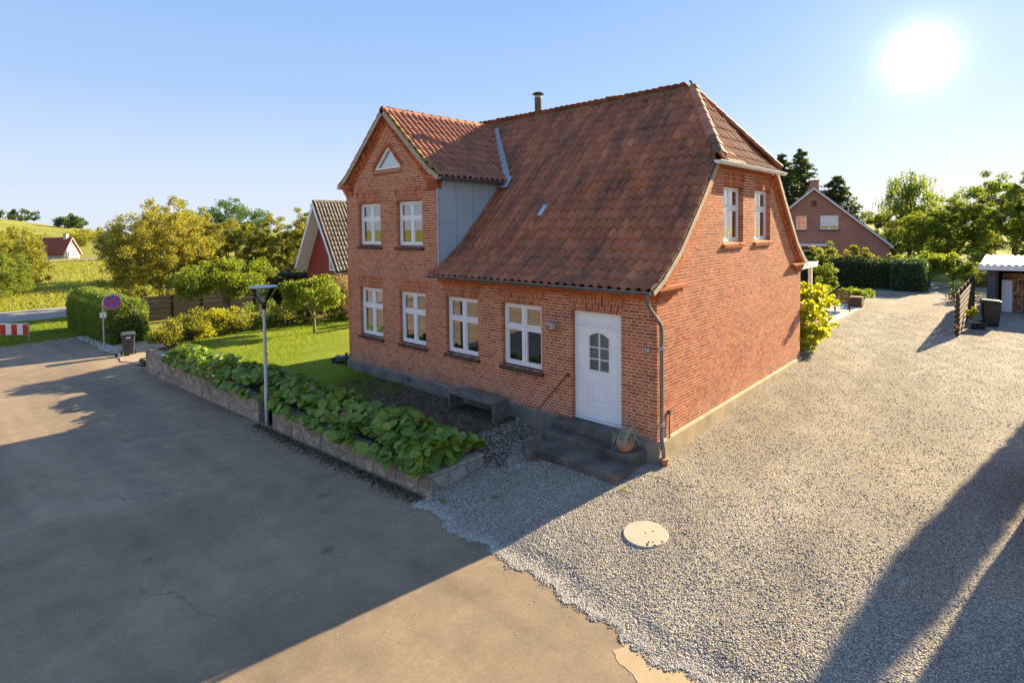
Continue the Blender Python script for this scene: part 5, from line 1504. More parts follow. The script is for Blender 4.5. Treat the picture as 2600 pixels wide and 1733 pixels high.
shrub('corner_shrub', 'tiny leafy plant at the left corner of the brick house', (-11.0, .15, -.3), (.22, .22, .22), 'leaf_dark', 160, .08, 6, .1, 133, None)
shrub('wall_end_shrub', 'small dark green shrub squeezed at the far end of the stone wall', (-20.1, -3.0, -1.27), (.28, .35, .42), 'leaf_dark', 900, .07, 10, .16, 134, None)
tree('round_crowned_tree', 'standard tree with a broad clipped mushroom crown before the dark fence', (-31.2, 3.95, -1.45), 2, (-31.0, 4.05, .95), (2.8, 2.8, 1.25), 'leaf_lime', 26000, .13, 110, .55, .12, 'bark_pale', seed=12, flat=-.6, inner=.4)
hedge('dark_hedge', 'nearly black yew hedge left of the red gabled house', (-29.3, 8.0, -.6), (.75, .66, 0), 4.2, 1.0, 2.15, 5000, .09, 'leaf_black', 4, .15, rag=.02)
# robot mower
rm = thing('robot_mower', 'small dark robot lawn mower parked at the house corner', 'robot mower', (-11.55, .25, -.30), R(20))
mb = MB(); mb.lathe([(.24, .04), (.27, .08), (.25, .16), (.18, .22), (.05, .24)], (0, 0, 0), 18); o = mb.build('shell', M['black_plastic'], rm, True); o.scale = (1.25, .9, 1)
MB().lathe([(.10, .20), (.12, .225), (.08, .25)], (.02, 0, 0), 14).build('cover', M['grey_plastic'], rm, True)
for y in (-.20, .20):
    o = MB().lathe([(.03, -.03), (.10, -.03), (.10, .03), (.03, .03)], (0, 0, 0), 14).build('wheel', M['rubber'], rm, True); o.location = (-.16, y, .10); o.rotation_euler = (R(90), 0, 0)
# concrete well cover in the gravel
wc = thing('well_cover', 'round pale concrete well cover set in the gravel', 'cover', (.93, -2.12, -.553)); wc.rotation_euler = (R(4.5), 0, 0)
o = MB().lathe([(.335, -.06), (.335, .0), (.325, .012), (.0, .014)], (0, 0, 0), 40).build('lid', M['concrete'], wc, True)
mb = MB(); rr = np.random.default_rng(9)
for k in range(9): a = rr.random()*6.28; d = .1+.18*rr.random(); mb.lathe([(.013+.008*rr.random(), .0125), (.008, .019), (.0, .02)], (.12+d*.7*math.cos(a), -.05+d*.7*math.sin(a), 0), 6)
mb.build('debris_on_lid', M['soil'], wc, kind='stuff')

# ------------------------------------------------------------------ neighbours on the left
ALLT.clear()
af = thing('gabled_house', 'steep red timber house with white bargeboards and grey tile roof left of the brick house', 'house')
AX, AZ, AH2, AE, AY = -25.05, 5.70, 2.28, 1.92, 6.6
asl = (AZ-AE)/AH2
def az(x): return AZ-abs(x-AX)*asl
ALEN = 12
mb = MB()
for sgn in (-1, 1):
    mb.hexa([(AX, AY+.05, AZ-.22), (AX+sgn*AH2, AY+.05, AE-.22+.0), (AX+sgn*AH2, AY+ALEN, AE-.22), (AX, AY+ALEN, AZ-.22), (AX, AY+.05, AZ-.04), (AX+sgn*AH2, AY+.05, AE-.04), (AX+sgn*AH2, AY+ALEN, AE-.04), (AX, AY+ALEN, AZ-.04)])
ro = mb.build('roof', M['grey_board'], af)
tile_slope('af', (AX+AH2+.08, AY, 0), (0, 1, 0), (-1, 0, 0), [(0, AE-.1), (AH2+.08, AZ)], lambda z: (.02, 6.0), 'tile_grey', 0, 6)
tile_slope('af2', (AX-AH2-.08, AY, 0), (0, 1, 0), (1, 0, 0), [(0, AE-.1), (AH2+.08, AZ)], lambda z: (.02, 6.0), 'tile_grey', 0, 6)
me = MB().add([tuple(v) for v in TV], TF).mesh('tile', M['tile_grey'], True); rest_ = MB()
cnt = 0
for m4, V, clip, mk, key in ALLT:
    if key == 'af' and not clip and cnt < 300: inst('tile', me, ro, m4); cnt += 1
    else: rest_.add(V, TF, .01+.98*random.random())
rest_.build('tiling', M['tile_grey'], ro, True, kind='stuff')
ridge_run((AX, AY, AZ+.02), (AX, AY+6, AZ+.02), .10, .36, 'tile_grey', ro)
for sgn in (-1, 1):
    a, b = Vector((AX, AY, AZ-.02)), Vector((AX+sgn*(AH2+.03), AY, AE-.06))
    mb = MB(); mb.prism([a, b, b-Vector((sgn*.12, 0, .06)), a-Vector((0, 0, .34))], (0, -.035, 0)); mb.build('bargeboard', M['white'], af)
    for k in range(7):     # soffit boards under the overhang
        y0 = AY+.01+.105*k
        mb = MB(); mb.hexa([(AX, y0, AZ-.26), (AX+sgn*(AH2-.02), y0, AE-.25), (AX+sgn*(AH2-.02), y0+.098, AE-.25), (AX, y0+.098, AZ-.26), (AX, y0, AZ-.235), (AX+sgn*(AH2-.02), y0, AE-.228), (AX+sgn*(AH2-.02), y0+.098, AE-.228), (AX, y0+.098, AZ-.235)]); mb.build('soffit_board', M['white'], af)
WY = AY+.75
# gable wall of red boards
z = -.6; wx0, wx1 = AX-AH2+.05, AX+AH2-.05
core = MB(); core.prism([(wx0, WY+.03, -.7), (wx1, WY+.03, -.7), (wx1, WY+.03, AE-.2), (AX, WY+.03, AZ-.3), (wx0, WY+.03, AE-.2)], (0, .15, 0)); core.build('wall', M['red_board'], af)
core = MB(); core.box(wx1-.15, wx1, WY+.18, AY+ALEN-.5, -.7, AE); core.box(wx0, wx0+.15, WY+.18, AY+ALEN-.5, -.7, AE); core.build('side_wall', M['red_board'], af)
while z < AZ-.45:
    h = .145
    def hw(zz): return min(AH2-.05, (AZ-.28-zz)/asl)
    w0, w1 = hw(z), hw(z+h)
    MB().hexa([(AX-w0, WY, z), (AX+w0, WY, z), (AX+w0, WY+.028, z), (AX-w0, WY+.028, z), (AX-w1, WY+.014, z+h-.006), (AX+w1, WY+.014, z+h-.006), (AX+w1, WY+.028, z+h-.006), (AX-w1, WY+.028, z+h-.006)]).build('board', M['red_board'], af)
    z += h
# tall slanted window
wq = [(AX+.42, 1.75), (AX+1.62, 1.75), (AX+1.62, 2.65), (AX+.42, 4.55)]
cx = sum(p[0] for p in wq)/4; cz = sum(p[1] for p in wq)/4
mb = MB()
inn = [(AX+.52, 1.86), (AX+1.52, 1.86), (AX+1.52, 2.60), (AX+.52, 4.20)]
for k in range(4):
    p, q, r3, s3 = wq[k], wq[(k+1) % 4], inn[(k+1) % 4], inn[k]
    mb.prism([(p[0], WY-.01, p[1]), (q[0], WY-.01, q[1]), (r3[0], WY-.01, r3[1]), (s3[0], WY-.01, s3[1])], (0, -.05, 0))
mb.box(AX+.52, AX+1.50, WY-.055, WY-.012, 2.66, 2.76)
w = mb.build('window', M['white'], af)
MB().prism([(p[0], WY-.02, p[1]) for p in inn], (0, -.006, 0)).build('pane', M['glass_blue'], w)

def gable_house(name, label, c, rz, L, Wd, eave, apex, wall, roofm, wins=(), chimney=True, roofover=.3, trim='white'):
    """house with its ridge along local y; front gable at local y = 0 facing -y; wins: (x0, x1, z0, z1) on the front gable"""
    t = thing(name, label, 'house', c, rz)
    h = Wd/2; zr = lambda x: apex-(apex-eave)*abs(x)/h
    # gable wall in strips so that the windows are real openings
    xs_ = sorted(set([-h, h, 0]+[w_[0] for w_ in wins]+[w_[1] for w_ in wins]))
    mb = MB()
    for x0, x1 in zip(xs_[:-1], xs_[1:]):
        cuts = sorted([(w_[2], w_[3]) for w_ in wins if w_[0] <= x0+1e-6 and w_[1] >= x1-1e-6])
        z = -1.5
        for z0, z1 in cuts+[(None, None)]:
            if z0 is None: mb.hexa([(x0, 0, z), (x1, 0, z), (x1, .25, z), (x0, .25, z), (x0, 0, zr(x0)-.1), (x1, 0, zr(x1)-.1), (x1, .25, zr(x1)-.1), (x0, .25, zr(x0)-.1)])
            else: mb.box(x0, x1, 0, .25, z, z0); z = z1
    mb.box(-h, -h+.25, .25, L, -1.5, eave); mb.box(h-.25, h, .25, L, -1.5, eave)
    mb.prism([(-h, L, -1.5), (h, L, -1.5), (h, L, eave-.1), (0, L, apex-.1), (-h, L, eave-.1)], (0, -.2, 0))
    mb.build('wall', M[wall], t)
    MB().box(-h+.3, h-.3, .9, 1.0, -1, eave+.5).build('partition', M['interior'], t)
    o_ = roofover; e = h+o_*.8; ze = apex-(apex-eave)*e/h
    for sgn in (-1, 1):
        mb = MB(); mb.hexa([(0, -o_, apex-.02), (sgn*e, -o_, ze-.02), (sgn*e, L+o_, ze-.02), (0, L+o_, apex-.02), (0, -o_, apex+.14), (sgn*e, -o_, ze+.14), (sgn*e, L+o_, ze+.14), (0, L+o_, apex+.14)])
        rf = mb.build('roof', M[roofm], t)
        mb = MB(); n = int(L/.3)
        for k in range(n): y = -o_+(L+2*o_)*k/n; mb.bar((0, y, apex+.15), (sgn*e, y, ze+.15), .12, .05)
        mb.build('tile_ribs', M[roofm], rf, kind='stuff')
        mb = MB(); mb.prism([(0, -o_-.03, apex+.18), (sgn*(e+.02), -o_-.03, ze+.17), (sgn*(e+.02), -o_-.03, ze-.06), (0, -o_-.03, apex-.05)], (0, .03, 0)); mb.build('bargeboard', M[trim], rf)
    for (x0, x1, z0, z1) in wins:
        mb = MB(); mp = lambda u, z, w: (u, -w, z)
        ring(mb, mp, x0+.01, x1-.01, z0+.01, z1-.01, .08, -.16, -.04)
        xm = (x0+x1)/2
        if x1-x0 > .7: wbox(mb, mp, xm-.05, xm+.05, z0+.09, z1-.09, -.15, -.05)
        w = mb.build('window', M['white'], t)
        for (p, q) in (((x0+.09, xm-.05), (xm+.05, x1-.09)) if x1-x0 > .7 else ((x0+.09, x1-.09),)):
            MB().box(p, q, .10, .106, z0+.09, z1-.09).build('pane', M['glass'], w)
            for k in (1, 2): zz = z0+(z1-z0)*k/3; MB().box(p, q, .085, .12, zz-.018, zz+.018).build('glazing_bar', M['white'], w)
        MB().box(x0-.08, x1+.08, -.08, .10, z0-.09, z0-.01).build('sill', M['brick_dark'], w)
    if chimney:
        MB().box(-.35, .35, L*.12, L*.12+.55, apex-.4, apex+.75).build('chimney', M[wall], rf); MB().box(-.40, .40, L*.12-.05, L*.12+.60, apex+.752, apex+.82).build('chimney_cap', M['brick_dark'], rf)
    return t
M['roof_red'] = plain('roof_red', (.36, .085, .045), (.28, .065, .035), 3, .8, bump=.3)
M['roof_slate'] = plain('roof_slate', (.33, .34, .36), (.24, .25, .27), 3, .7, bump=.3)
M['thatch'] = plain('thatch', (.22, .17, .11), (.13, .10, .07), 10, .95, bump=.8)
gable_house('farm_house', 'small far house with bright red roof and pale gable below the hill', (-122.4, 11.9, -.9), R(140), 4.2, 4.8, 1.4, 4.1, 'cream', 'roof_red', ((-1.6, -.5, .6, 1.7), (.4, 1.5, .6, 1.7), (-.5, .5, 2.6, 3.5)))
bh = gable_house('rear_brick_house', 'red brick gabled house with pale verges behind the hedge on the right', (-7.6, 41.0, -.2), R(14), 12, 10.4, 2.62, 7.18, 'brick_far', 'roof_slate', ((.45, 1.75, 3.87, 5.02), (-1.30, -.50, 3.87, 5.02)), True, .25)
MB().box(-1.5, .9, -.9, 0, 2.55, 2.72).build('canopy', M['white'], bh); 
mb = MB(); ring(mb, lambda u, z, w: (u, -w, z), -.75, .45, -.1, 2.2, .09, -.02, .03); w = mb.build('door', M['white'], bh); MB().box(-.66, .36, -.012, -.004, 0, 2.1).build('pane', M['glass_blue'], w)
MB().box(-.20, .20, -.03, -.002, 5.75, 6.25).build('vent', M['brick_dark'], bh)

# ------------------------------------------------------------------ right side of the drive
sf = thing('slatted_fence', 'dark brown double-slatted fence standing in the gravel before the woodshed', 'fence', (3.32, 16.7, -.13))
for b in range(6):
    y = 1.72*b; h = 1.62-.05*b*0
    MB().box(-.05, .05, y-.05, y+.05, -.2, h+.05).build('post', M['wood_darkbrown'], sf)
    if b < 5:
        for j in range(8):
            z = .12+.19*j
            MB().box(-.085, -.062, y-.04, y+1.68, z, z+.12).build('slat', M['wood_darkbrown'], sf)
            MB().box(.062, .085, y-.04, y+1.68, z-.07 if j else z, z+.05).build('slat', M['wood_darkbrown'], sf)
mb = MB(); mb.box(-.035, .035, -.066, -.05, .34, .46); mb.build('reflector', M['orange_refl'], sf)
ws = thing('woodshed', 'grey boarded open woodshed with pale corrugated roof at the right edge', 'shed', (3.85, 24.9, -.12))
zt = 2.02
for j in range(14): MB().box(0, .32, -.03+.006*(j % 2), .02, .03+.142*j, .03+.142*j+.138).build('board', M['grey_board'], ws)
MB().box(0, .32, .021, .10, -.1, zt).build('front_panel', M['grey_board'], ws)
MB().box(0, .09, .10, 4.5, -.1, zt).build('side_wall', M['grey_board'], ws)
MB().box(.09, 8, 2.4, 2.5, -.1, zt).build('back_wall', M['wood_darkbrown'], ws)
MB().box(.32, .42, -.03, .10, -.1, zt).build('post', M['wood_darkbrown'], ws); MB().box(5.0, 5.12, -.03, .10, -.1, zt).build('post', M['wood_darkbrown'], ws)
MB().box(-.28, 8, -.62, -.58, 2.02, 2.24).build('fascia', M['white'], ws)
MB().box(-.28, -.24, -.58, 4.6, 2.06, 2.28).build('fascia', M['white'], ws)
MB().box(-.24, 8, -.58, 4.6, 2.04, 2.10).build('roof_deck', M['wood_darkbrown'], ws)
V = []; nx = 270
for k in range(nx+1):
    x = -.26+8.2*k/nx; zz = 2.27+.028*math.sin(x*2*math.pi/.245)
    V += [(x, -.64, zz), (x, 4.6, zz+.22)]
MB().add(V, [(2*k, 2*k+2, 2*k+3, 2*k+1) for k in range(nx)]).build('corrugated_roof', M['white_gutter'], ws, True)
# firewood: split logs stacked in the shed, end on
rr = np.random.default_rng(77); cnt = 0; ends = []
for rw in range(16):
    zz = .02+.112*rw; x = .50+.04*rr.random()
    while x < 3.2:
        s_ = .055+.025*rr.random(); a0 = rr.random()*6.28
        n = 3 if rr.random() < .5 else 4
        poly = [(x+s_+s_*1.15*math.cos(a0+2*math.pi*k/n), 1.55+.05*rr.random(), zz+s_*1.0+s_*1.15*math.sin(a0+2*math.pi*k/n)) for k in range(n)]
        yv = 1.5+.12*rr.random(); poly = [(p[0], yv-.75, p[2]) for p in poly]
        ends.append((poly, (x, zz))); x += 2*s_*.93
fwd_ = thing('firewood_stack', 'stack of split firewood inside the open woodshed', 'firewood', (3.85, 24.9, -.12))
for i, (poly, _) in enumerate(ends[:300]): MB().prism(poly, (0, .4, 0)).build('log', M['firewood_end'], fwd_)
if len(ends) > 300:
    mb = MB()
    for poly, _ in ends[300:]: mb.prism(poly, (0, .4, 0), .01+.98*rr.random())
    mb.build('logs', M['firewood_end'], fwd_, kind='stuff')
cb = thing('white_cabinet', 'narrow white cabinet standing in front of the firewood', 'cabinet', (4.56, 25.45, -.12), R(-8))
MB().box(-.18, .18, -.16, .16, .02, 1.52).build('body', M['white'], cb, bevel=.008); MB().box(-.17, .17, -.178, -.162, .04, 1.50).build('door', M['white'], cb, bevel=.004); MB().lathe([(.03, -.01), (.035, .0), (.0, .01)], (0, 0, 0), 10).build('knob', M['black_ink'], cb).location = (-.12, -.18, .82)
bx_ = thing('storage_box', 'small dark plastic box on the gravel beside the black bin', 'box', (3.82, 19.0, -.13), R(10))
MB().hexa([(-.2, -.14, 0), (.2, -.14, 0), (.2, .14, 0), (-.2, .14, 0), (-.22, -.16, .25), (.22, -.16, .25), (.22, .16, .25), (-.22, .16, .25)]).build('body', M['black_plastic'], bx_, bevel=.012); MB().box(-.235, .235, -.175, .175, .252, .29).build('lid', M['black_plastic'], bx_, bevel=.01)
shrub('fence_shrub', 'small yellow-green plant growing between slatted fence and black bin', (3.62, 18.9, .35), (.2, .2, .28), 'leaf_yellow', 260, .09, 6, .12, 140, None)
shrub('round_bush', 'dark rounded bush beyond the far end of the slatted fence', (2.7, 28.5, -.12), (.75, .75, .55), 'leaf_dark', 2600, .08, 16, .3, 141, None)
# terrace with garden chair
dk = thing('wooden_deck', 'pale sunlit wooden deck beside the drive, behind the brick house', 'deck', (-1.6, 19.6, -.12))
for k in range(11):
    x = -.78+.145*k
    MB().box(x, x+.136, -3.6, 3.6, .09, .13).build('plank', M['deck'], dk)
MB().box(.815, .85, -3.6, 3.6, -.05, .125).build('edge_board', M['deck'], dk)
gc_ = thing('garden_chair', 'brown slatted wooden garden chair on the deck', 'chair', (-1.25, 20.6, .01), R(195))
for k in range(6): MB().box(-.26, .26, -.30+.10*k, -.30+.10*k+.075, .36+.006*k*-1+.02, .39).build('seat_slat', M['wood_brown'], gc_)
for k in range(9): z = .42+.07*k; MB().obox((0, .32+.028*k, z), (.27, 0, 0), (0, .012, .0), (0, .010, .027)).build('back_slat', M['wood_brown'], gc_)
for x in (-.29, .29):
    MB().bar((x, -.32, 0), (x, -.28, .60), .045, .06, (1, 0, 0)).build('leg', M['wood_brown'], gc_); MB().bar((x, .40, 0), (x, .12, .58), .045, .06, (1, 0, 0)).build('leg', M['wood_brown'], gc_)
    MB().bar((x, -.36, .61), (x, .42, .63), .08, .03).build('armrest', M['wood_brown'], gc_); MB().bar((x*.95, .25, .36), (x*.95, .60, 1.06), .04, .05, (1, 0, 0)).build('back_post', M['wood_brown'], gc_)
pb = thing('planter_box', 'brown wooden planter box at the far end of the deck', 'planter', (-1.0, 22.4, .01))
for j in range(4): MB().box(-.28, .28, -.25, .25, .02+.12*j, .02+.12*j+.112).build('plank', M['wood_brown'], pb)
dm = thing('small_stool', 'tiny brown wooden stool at the near end of the deck', 'stool', (-1.05, 16.9, .01))
MB().box(-.14, .14, -.12, .12, .22, .26).build('seat', M['wood_brown'], dm)
for x in (-.11, .11):
    for y in (-.09, .09): MB().box(x-.018, x+.018, y-.018, y+.018, 0, .22).build('leg', M['wood_brown'], dm)
pst = MB().box(-1.02, -.92, 15.75, 15.85, -.1, .75).build('garden_post', M['wood_brown']); tag(pst, 'short brown wooden post at the near end of the deck', 'post')
# golden climber at the corner of the house, beds behind
r3 = np.random.default_rng(31)
t = thing('golden_climber', 'tall yellow-green leafy climber growing at the far corner of the brick house', 'plant', (-.32, 10.6, -.12))
cl = np.array([(r3.normal()*.42+.05, r3.normal()*.75+.3, .15+2.15*r3.random()) for k in range(60)])
cl[:, 2] = .12+(cl[:, 2]-.15)*.88; cl[:, 0] = np.clip(cl[:, 0], -.6, .62-.10*cl[:, 2]); cl[:, 1] = np.clip(cl[:, 1], -.9, 1.8)
mb = MB()
for i in range(14): c = Vector(cl[i]); mb.tube([(0, 0, 0), (c.x*.4, c.y*.4, c.z*.6), c], [.02, .014, .006], 5, False)
mb.build('stem', M['bark'], t, True)
P = clump_leaves(r3, cl, .26, 6200); P = P[P[:, 2] > .02]
leaf_cloud('foliage', P, .13, M['leaf_yellow'], t, r3, .8, .6)
shrub('terrace_shrub', 'orange-brown leafed shrub behind the golden climber', (-1.5, 14.6, -.1), (.9, 1.0, .9), 'leaf_rust', 2600, .10, 22, .32, 151, None)
shrub('terrace_shrub', 'lime green vine spreading behind the garden chair', (-2.3, 19.3, -.1), (.9, 1.6, .75), 'leaf_lime', 4200, .13, 28, .36, 152, None)
shrub('terrace_shrub', 'low lime green vine trailing past the planter box', (-1.5, 24.2, -.1), (.8, 1.2, .42), 'leaf_lime', 2400, .13, 18, .3, 153, None)
shrub('terrace_shrub', 'dark brownish bush under the white porch canopy', (-1.7, 16.8, -.1), (.6, .8, .62), 'leaf_rust', 1600, .09, 14, .28, 154, None)
tree('columnar_conifer', 'narrow upright green conifer behind the terrace, before the brick neighbour', (-2.75, 24.2, -.12), 2, (-2.75, 24.2, 1.6), (.5, .5, 1.5), 'leaf_green', 4200, .10, 40, .22, .05, seed=41, cat='tree')
hedge('garden_hedge', 'long dark hedge with loose sunlit top across the end of the drive', (-3.3, 33.6, -.2), (1, .02, 0), 6.4, 1.4, 1.95, 12000, .10, 'leaf_dark', 6, .25, rag=.07)
hedge('garden_hedge', 'square dark hedge block at the end of the drive, right of the long hedge', (-.15, 32.9, -.2), (1, 0, 0), 1.75, 1.3, 2.05, 6000, .09, 'leaf_bluegreen', 7, .2, rag=.04)
for i, (x, y, h) in enumerate(((-5.6, 33.9, 2.6), (-4.7, 34.0, 2.35), (-3.6, 34.1, 2.7), (-2.6, 34.2, 2.4), (-1.4, 34.5, 2.35))):
    shrub('hedge_shoots', ['loose pale shoots over the left end of the long hedge', 'pale shoots over the long hedge, second from its left end', 'tallest pale shoots over the middle of the long hedge', 'pale shoots over the right half of the long hedge', 'pale shoots behind the square hedge block'][i], (x, y, .9), (.6, .35, (h-.9)/1.9), 'leaf_olive', 1500, .11, 14, .22, 160+i, 'shoots above the long hedge')
for i, (x, y, h) in enumerate(((.55, 36.0, 2.05), (1.75, 36.9, 1.75))):
    tree('fruit_tree', ['small lime-leaved fruit tree right of the square hedge block', 'smaller lime-leaved fruit tree nearer the slatted fence'][i], (x, y, -.15), 2, (x, y, h*.68), (1.25, 1.15, .72), 'leaf_lime', 3600, .13, 30, .36, .09, seed=50+i, flat=-.5, nl=14)
for i, (x, y, h, rx, mt) in enumerate(((3.6, 38.5, 1.5, 1.3, 'leaf_olive'), (5.4, 33.0, 2.2, 1.5, 'leaf_olive'), (7.5, 34, 2.6, 1.8, 'leaf_lime'), (2.4, 42, 2.4, 1.8, 'leaf_lime'), (-.3, 43, 2.6, 1.8, 'leaf_green'))):
    shrub('border_bush', ['pale green bush behind the second fruit tree', 'olive bush behind the woodshed roof, left part', 'lime bush behind the woodshed roof at the right edge', 'lime bush between the fruit trees and the tall trees', 'green bush right of the rear brick house'][i], (x, y, -.15), (rx, rx, h/2), mt, 3200, .13, 24, .45, 170+i, 'bushes beyond the drive')

# ------------------------------------------------------------------ trees
def conifer(label, base, H, rad, seed):
    r_ = np.random.default_rng(seed); t = thing('conifer', label, 'tree', base, 0, 'conifers behind the house')
    MB().tube([(0, 0, -.2), (0, 0, H*.5), (0, 0, H)], [H*.016, H*.010, .02], 8).build('trunk', M['bark'], t, True)
    P = []; br_ = MB(); z = H*.12
    while z < H*.985:
        k = 1-z/H; L0 = rad*(k**.68)+.15
        for b in range(int(6+6*k)):
            a = r_.random()*6.283; L = L0*(.6+.55*r_.random()); d = np.array([math.cos(a), math.sin(a), 0])
            end = d*L+np.array([0, 0, z-.10*L+.03*r_.normal()])
            br_.tube([(0, 0, z), tuple(d*L*.5+np.array([0, 0, z+.02])), tuple(end)], [.03*k+.01, .015, .006], 4, False)
            m_ = int(60*L/rad)+10; s_ = .12+.88*r_.random(m_)
            q = d[None]*L*s_[:, None]+np.array([0, 0, z])-np.array([0, 0, 1])*(.10*L*s_**2)[:, None]
            side = np.array([-d[1], d[0], 0]); q = q+side[None]*(r_.normal(size=m_)*.16*L*(1.05-s_))[:, None]+r_.normal(size=(m_, 3))*np.array([.03, .03, .06])
            P.append(q)
        z += H*.020+.05*r_.random()
    br_.build('branches', M['bark'], t)
    leaf_cloud('needles', np.concatenate(P), .40, M['leaf_conifer'], t, r_, .38, 1.2)
conifer('tallest dark conifer rising behind the roof of the brick house', (-13.2, 58, -.1), 12.6, 4.6, 61)
conifer('dark conifer nearest the roof edge of the brick house, left of the tallest one', (-14.2, 54.5, -.1), 12.0, 4.2, 62)
conifer('lower spreading dark conifer just above the gable of the rear brick house', (-10.2, 60.5, -.1), 9.6, 4.6, 63)
# birch with hanging twigs
r4 = np.random.default_rng(71)
t = thing('birch_tree', 'tall birch with drooping twigs rising behind the garden on the right', 'tree', (-3.6, 61, -.1))
cl = ell_clumps(r4, (0, 0, 6.7), (2.5, 2.5, 3.7), 90, .3)
mb = MB(); limbs(mb, (0, 0, 0), (0, 0, 8.6), cl, .17, r4, 26); mb.build('trunk', M['bark'], t, True)
P = []
for c in cl:
    for s_ in range(9):
        o_ = c+r4.normal(size=3)*np.array([.32, .32, .2]); m_ = 16; k = np.linspace(0, 1, m_)
        P.append(o_[None]+np.stack([.10*k*r4.normal(), .10*k*r4.normal(), -(.7+.7*r4.random())*k], -1) + r4.normal(size=(m_, 3))*.05)
leaf_cloud('crown', np.concatenate(P), .17, M['leaf_green'], t, r4, .6, .0, (0, 0, -1.2))
TR_ = [
 # name, label, base, crown centre z, radii, mat, n, leaf, clumps, cr, trunk r, seed
 ('broadleaf_tree', 'large layered green tree at the right edge above the woodshed', (4.6, 53.5, 0), 4.2, (4.6, 3.6, 4.2), 'leaf_green', 24000, .21, 90, .75, .25, 81),
 ('broadleaf_tree', 'green tree right of the birch, its crown touching the big layered tree', (.6, 55, 0), 3.0, (3.2, 2.6, 3.2), 'leaf_green', 15000, .19, 60, .62, .2, 82),
 ('broadleaf_tree', 'bushy pale green tree in front of the birch', (-1.8, 52, 0), 2.5, (2.9, 2.4, 2.9), 'leaf_lime', 14000, .17, 60, .6, .16, 83),
 ('broadleaf_tree', 'low green tree between the rear brick house and the birch', (-5.4, 64, 0), 3.0, (3.8, 3.0, 3.0), 'leaf_green', 12000, .20, 54, .75, .2, 84),
 ('broadleaf_tree', 'tall green tree partly cut off by the right edge', (8.6, 50, 0), 4.6, (4.2, 3.4, 4.4), 'leaf_green', 17000, .21, 70, .75, .25, 85),
 ('broadleaf_tree', 'distant green tree behind the right-hand trees', (1.6, 72, 0), 4.0, (6.5, 3.5, 4.2), 'leaf_green', 11000, .26, 60, .9, .25, 86),
 ('broadleaf_tree', 'broad rusty olive tree with many stems, largest in the left group', (-45.5, 4.7, -2.0), 2.15, (4.7, 4.1, 3.9), 'leaf_rust', 46000, .17, 150, .75, .2, 87),
 ('broadleaf_tree', 'thin-topped olive tree directly behind the broad rusty one', (-50.5, 7.4, -2.0), 2.9, (3.2, 3.0, 4.0), 'leaf_olive', 14000, .19, 60, .62, .18, 88),
 ('broadleaf_tree', 'olive tree in the left group, above the round-crowned tree', (-46.8, 10.3, -1.8), 1.7, (3.4, 3.0, 3.7), 'leaf_olive', 26000, .17, 70, .62, .17, 89),
 ('broadleaf_tree', 'golden green tree in the left group, right of the olive one', (-44.6, 13.3, -1.6), 1.6, (2.9, 2.7, 3.8), 'leaf_olive', 24000, .16, 64, .55, .16, 90),
 ('broadleaf_tree', 'golden green tree in the left group beside the red gabled house', (-41.6, 14.6, -1.4), 1.8, (2.6, 2.6, 3.8), 'leaf_olive', 22000, .15, 64, .52, .15, 91),
 ('broadleaf_tree', 'taller dark-topped tree just left of the red gabled house roof', (-44.5, 17.5, -1.2), 2.6, (2.3, 2.2, 4.3), 'leaf_green', 14000, .17, 54, .52, .15, 92),
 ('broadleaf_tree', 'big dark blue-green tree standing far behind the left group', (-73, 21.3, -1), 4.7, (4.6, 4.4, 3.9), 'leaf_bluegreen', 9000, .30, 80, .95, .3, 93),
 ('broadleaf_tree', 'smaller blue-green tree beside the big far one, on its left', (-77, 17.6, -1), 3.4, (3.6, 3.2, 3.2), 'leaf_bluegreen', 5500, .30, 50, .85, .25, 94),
 ('broadleaf_tree', 'green roadside tree at the left edge, in front of the far red-roofed house', (-75.0, -1.1, -1.3), .7, (3.1, 3.2, 2.9), 'leaf_olive', 16000, .20, 70, .7, .2, 95),
 ('broadleaf_tree', 'bright green roadside bush at the left edge of the picture', (-67, -3.2, -1.8), .2, (3.4, 2.6, 2.6), 'leaf_green', 15000, .17, 60, .6, .15, 96),
 ('broadleaf_tree', 'lower green bush at the meadow edge, right of the roadside tree', (-71.5, -1.8, -1.6), -.3, (2.6, 2.0, 1.7), 'leaf_green', 8000, .16, 40, .5, .12, 97),
 ('broadleaf_tree', 'far olive tree behind the roadside trees on the left', (-101, -3.0, -.5), 2.4, (5.5, 4.5, 3.0), 'leaf_olive', 7000, .30, 60, 1.0, .25, 98),
 ('broadleaf_tree', 'far dark tree beside the red-roofed farm house', (-118, 17.5, -.5), 2.1, (3.0, 3.0, 3.2), 'leaf_dark', 4000, .30, 40, .8, .2, 99),
 ('broadleaf_tree', 'far green tree below the hill, at the left edge', (-112, -1.5, -.5), 2.5, (4.5, 4.0, 3.0), 'leaf_green', 4500, .34, 44, 1.0, .2, 200),
]
for nme, lab, base, cz, rad, mt, n, lf, ncl, cr, r0, sd_ in TR_:
    bz = float(base_h(base[0], base[1]))-.13
    base = (base[0], base[1], bz)
    grp = 'trees on the left' if base[0] < -30 else 'trees on the right'
    tree(nme, lab, base, 0, (base[0], base[1], cz), rad, mt, int(n*1.7), lf*.74, int(ncl*2.6), cr*.66, r0, 'bark_pale' if sd_ in (87, 89) else 'bark', 4 if sd_ == 87 else 1, grp, sd_, -.8, .4)
